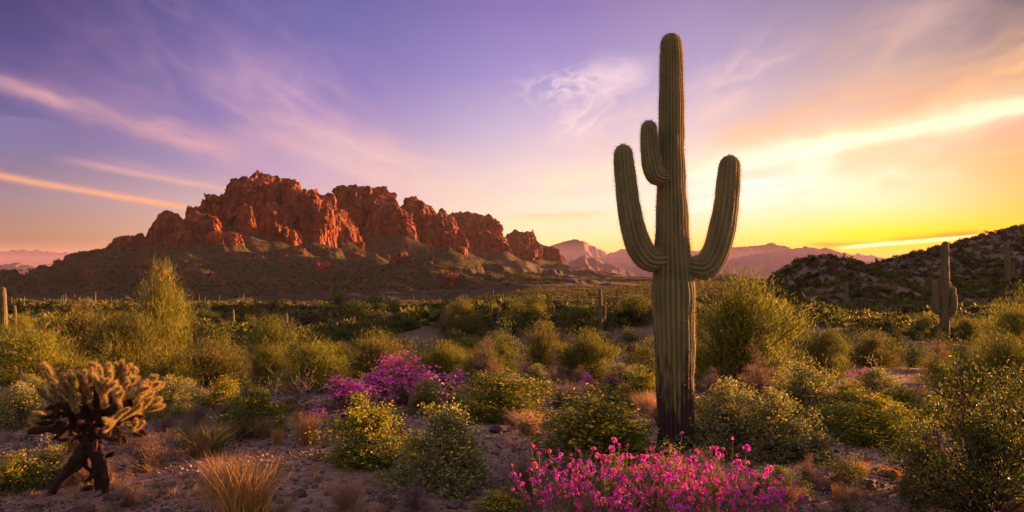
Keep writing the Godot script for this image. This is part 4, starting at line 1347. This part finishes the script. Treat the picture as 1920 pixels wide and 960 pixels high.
	while made < 150:
		var d := 6.2 * pow(2.6, rng.randf())
		var x := rng.randf_range(-0.70, 0.70) * d
		if d < 8.6 and absf(x + 0.56 * d) < 0.9: continue      # leaves the ground round the cholla open
		if soft.get_noise_2d(x * 26 + 11, d * 26) < rng.randf_range(-0.25, 0.1): continue
		var p := Vector3(x, height(x, -d), -d)
		var w := rng.randf_range(0.18, 0.5)
		var u := rng.randf()
		if u < 0.35: plant("grey", "dry_bush", "low dry twiggy bush among the gravel and litter", "bush", p, w, w * rng.randf_range(0.4, 0.7), "low dry bushes of the open soil")
		elif u < 0.6: plant("pale_grass", "grass_clump", "small pale dry grass tuft among the gravel and litter", "grass clump", p, w * 0.7, w * rng.randf_range(0.5, 0.9), "small grass tufts of the open soil")
		elif u < 0.85: plant("brittle" if rng.randf() < 0.5 else "creosote", "small_shrub", "small green leafy plant among the gravel and litter", "shrub", p, w * 1.2, w * rng.randf_range(0.4, 0.8), "small green plants of the open soil")
		else: plant("dead", "dead_brush", "small heap of dead twigs among the gravel and litter", "dead brush", p, w * 1.2, w * 0.5, "dead twigs of the open soil")
		made += 1

func build_middle_plants() -> void:
	rng.seed = 61
	for q in [[300, 700, 112, 160, "tallest feathery green bush rising above the flat near the cholla"], [232, 706, 150, 108, "broad feathery bush joined to the tallest one"], [338, 696, 80, 104, "narrow feathery bush on the open side of the tallest one"], [150, 690, 200, 100, "wide feathery bush joined to the tallest feathery tree"], [1395, 728, 240, 168, "largest feathery yellow-green bush behind the tall saguaro"], [1545, 712, 120, 84, "feathery bush at the end of the large one behind the saguaro"]]:
		plant_px("feathery", "feathery_bush", q[4], "bush", q[0], q[1], q[2], q[3])
	for q in [[60, 720, 190, 92], [395, 722, 170, 70], [330, 726, 110, 50], [505, 726, 90, 70], [590, 735, 140, 84], [700, 722, 150, 82], [830, 720, 120, 62], [905, 728, 90, 66], [735, 676, 90, 40], [1020, 690, 90, 66], [1100, 716, 130, 76], [1225, 700, 70, 60], [1310, 715, 80, 70], [1640, 690, 100, 56], [1810, 770, 140, 80], [1895, 760, 150, 120], [1905, 690, 130, 110], [1760, 720, 90, 46], [20, 690, 110, 50], [640, 694, 80, 46], [870, 676, 110, 40]]:
		plant_px("feathery", "feathery_bush", "feathery yellow-green bush in the thicket behind the flowering shrubs", "bush", q[0], q[1], q[2], q[3], "feathery bushes of the thicket")
	for k in 46:
		var q := [rng.randf_range(470, 1240), rng.randf_range(588, 672)]
		var w := rng.randf_range(40, 90)
		plant_px("creosote", "desert_bush", "dark green bush growing on the bank between the thicket and the flat", "bush", q[0], q[1], w, w * rng.randf_range(0.45, 0.7), "dark bushes of the bank")
	# scrub of the middle distance, one by one
	var made := 0
	while made < 250:
		var d := 16.0 * pow(7.0, rng.randf())
		var x := rng.randf_range(-0.74, 0.74) * d
		if x / d * FOCAL > 400 and d < 20: continue
		var p := Vector3(x, height(x, -d), -d)
		var w := rng.randf_range(0.8, 2.1) * (1.0 if d > 30 else 0.8)
		var kind := "creosote" if rng.randf() < 0.72 else ("feathery" if rng.randf() < 0.6 else "grey")
		if kind == "grey": w *= 0.6
		plant(kind, "desert_bush", {"creosote": "dark green scrub bush among many on the desert flat", "feathery": "yellow-green scrub bush among many on the desert flat", "grey": "dry brown scrub bush among many on the desert flat"}[kind], "bush", p, w, w * rng.randf_range(0.45, 0.8), kind + " bushes of the flat")
		made += 1

func build_far_scrub() -> void:
	rng.seed = 62
	var bush := Shape.new()
	for k in 70:
		var d := rand_dir()
		d.y = absf(d.y)
		var p := Vector3(d.x * 0.4, d.y * 0.6 + 0.05, d.z * 0.4) * rng.randf_range(0.5, 1.0)
		var e := (d + rand_dir() * 0.8).normalized()
		var g := rng.randf_range(0.7, 1.3)
		bush.leaf(p, e, e.cross(rand_dir()).normalized(), rng.randf_range(0.2, 0.36), 0.16, Color(g, g, g))
	var mesh := bush.mesh(M.leaf)
	var greens := [Color(0.10, 0.11, 0.026), Color(0.065, 0.075, 0.02), Color(0.16, 0.15, 0.034), Color(0.14, 0.105, 0.065)]
	var spots := []
	var cols := []
	for k in 80000:
		var d := 42.0 * pow(2400.0 / 42.0, pow(rng.randf(), 0.62))
		var x := rng.randf_range(-0.78, 0.78) * d
		if d > 620 and scree(x, -d) > plain(x, d) + 1.0: continue
		if soft.get_noise_2d(x * 3, d * 3) < rng.randf_range(-0.7, 0.1): continue
		var s := rng.randf_range(0.7, 1.9) * (1.0 + minf(d, 1500.0) / 900.0)
		spots.append(turned(Vector3(x, height(x, -d) - 0.05 * s, -d), Vector3(s, s * rng.randf_range(0.5, 0.9), s), 0.2))
		cols.append(greens[rng.randi() % 4] * rng.randf_range(0.7, 1.4))
	scatter("valley_scrub", mesh, spots, cols, "dense low green scrub covering the valley floor up to the mountain", "scrub")
	spots = []
	cols = []
	while spots.size() < 22000:
		var d := 640.0 * pow(2600.0 / 640.0, rng.randf())
		var x := d * tan(deg_to_rad(rng.randf_range(-40, 4)))
		var y := scree(x, -d)
		if y < plain(x, d) + 1.5: continue
		var s := rng.randf_range(1.2, 3.4)
		spots.append(turned(Vector3(x, y - 1.7, -d), Vector3(s, s * rng.randf_range(0.6, 0.9), s), 0.3))
		cols.append(greens[rng.randi() % 3] * rng.randf_range(0.6, 1.2))
	scatter("mountain_scrub", mesh, spots, cols, "low scrub dotting the scree slopes of the red mountain", "scrub")
	var post := Shape.new()
	post.tube(PackedVector3Array([Vector3(0, -0.1, 0), Vector3(0, 0.4, 0), Vector3(0, 0.85, 0), Vector3(0, 0.97, 0), Vector3(0, 1.0, 0)]), PackedFloat32Array([0.05, 0.055, 0.048, 0.035, 0.005]), 6, Color.WHITE, Color.WHITE)
	spots = []
	cols = []
	for k in 420:
		var d := 130.0 * pow(1800.0 / 130.0, pow(rng.randf(), 0.8))
		var x := rng.randf_range(-0.72, 0.5) * d
		if d > 620 and scree(x, -d) > plain(x, d) + 1.0: continue
		if x > 55 and d < 320 and rng.randf() < 0.8: continue
		var s := minf(rng.randf_range(1.5, 4.6), d * rng.randf_range(0.005, 0.011))
		spots.append(turned(Vector3(x, height(x, -d), -d), Vector3(s, s, s), 0.04))
		cols.append(Color(0.12, 0.105, 0.05) * rng.randf_range(0.7, 1.3))
	scatter("saguaro_stand", post.mesh(M.skin), spots, cols, "countless far saguaros standing all over the valley floor", "saguaro stand")
	# rubble on the knoll and the slope
	var rub := stone_mesh(31, 5, 7)
	spots = []
	cols = []
	for k in 5000:
		var d := rng.randf_range(60, 240)
		var x := rng.randf_range(30, 0.75 * d + 10)
		if x > 0.75 * d: continue
		if soft.get_noise_2d(x * 5 + 33, d * 5) < rng.randf_range(0.0, 0.25): continue
		var s := rng.randf_range(0.2, 0.6) + pow(rng.randf(), 8) * 2.2
		spots.append(turned(Vector3(x, height(x, -d) + s * 0.05, -d), Vector3(s, s * 0.7, s), 0.4))
		cols.append([Color(0.26, 0.155, 0.10), Color(0.18, 0.12, 0.08), Color(0.22, 0.15, 0.10)][rng.randi() % 3])
	scatter("rubble", rub, spots, cols, "loose brown rubble covering the knoll and the steep slope", "rubble")

# ---------------------------------------------------------------- the scene
func _ready() -> void:
	soft.noise_type = FastNoiseLite.TYPE_SIMPLEX_SMOOTH
	soft.frequency = 0.01
	soft.fractal_octaves = 4
	soft.seed = 5
	fine.noise_type = FastNoiseLite.TYPE_SIMPLEX_SMOOTH
	fine.frequency = 0.01
	fine.fractal_type = FastNoiseLite.FRACTAL_NONE
	fine.seed = 9
	cell.noise_type = FastNoiseLite.TYPE_CELLULAR
	cell.cellular_return_type = FastNoiseLite.RETURN_CELL_VALUE
	cell.fractal_type = FastNoiseLite.FRACTAL_NONE
	cell.frequency = 0.01
	cell.seed = 12

	var cam := Camera3D.new()
	cam.name = "camera"
	cam.fov = rad_to_deg(2.0 * atan(480.0 / FOCAL))
	cam.position = EYE
	cam.rotation.x = PITCH
	cam.near = 0.1
	cam.far = 60000.0
	add_child(cam)
	cam.current = true

	var env := Environment.new()
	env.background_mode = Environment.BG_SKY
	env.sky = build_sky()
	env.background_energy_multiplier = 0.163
	env.tonemap_mode = Environment.TONE_MAPPER_LINEAR
	env.tonemap_exposure = 6.3
	env.fog_enabled = true
	env.fog_mode = Environment.FOG_MODE_EXPONENTIAL
	env.fog_density = 0.000016
	env.fog_light_color = Color(0.90, 0.80, 0.80)
	env.volumetric_fog_enabled = true      # for the bank of haze lying in the far valley
	env.volumetric_fog_density = 0.0
	env.sdfgi_enabled = true
	env.ssao_enabled = true
	env.ssil_enabled = true
	var we := WorldEnvironment.new()
	we.name = "environment"
	we.environment = env
	add_child(we)

	var sun := DirectionalLight3D.new()
	sun.name = "sun"
	sun.light_energy = 1.6
	sun.light_color = Color(1.0, 0.66, 0.42)
	sun.light_angular_distance = 0.5
	sun.shadow_enabled = true
	var az := deg_to_rad(SUN_AZ)
	var el := deg_to_rad(SUN_EL)
	sun.look_at_from_position(Vector3(sin(az) * cos(el), sin(el), -cos(az) * cos(el)), Vector3.ZERO)
	add_child(sun)

	build_materials()
	build_ground()
	build_mountain()
	build_ranges()
	var bank := FogVolume.new()
	bank.name = "valley_haze"
	bank.shape = RenderingServer.FOG_VOLUME_SHAPE_BOX
	bank.size = Vector3(14000, 165, 5200)
	bank.position = Vector3(0, 60, -5500)
	var mist := FogMaterial.new()
	mist.density = 0.0001
	mist.albedo = Color(0.88, 0.80, 0.95)
	bank.material = mist
	add_child(bank)
	tag(bank, "soft violet haze lying low in the valley among the distant ranges", "haze", "", "stuff")
	rng.seed = 50
	build_tall_saguaro()
	build_other_saguaros()
	build_cholla()
	build_kinds()
	build_foreground_plants()
	build_flowers()
	build_middle_plants()
	build_far_scrub()
	build_stones()
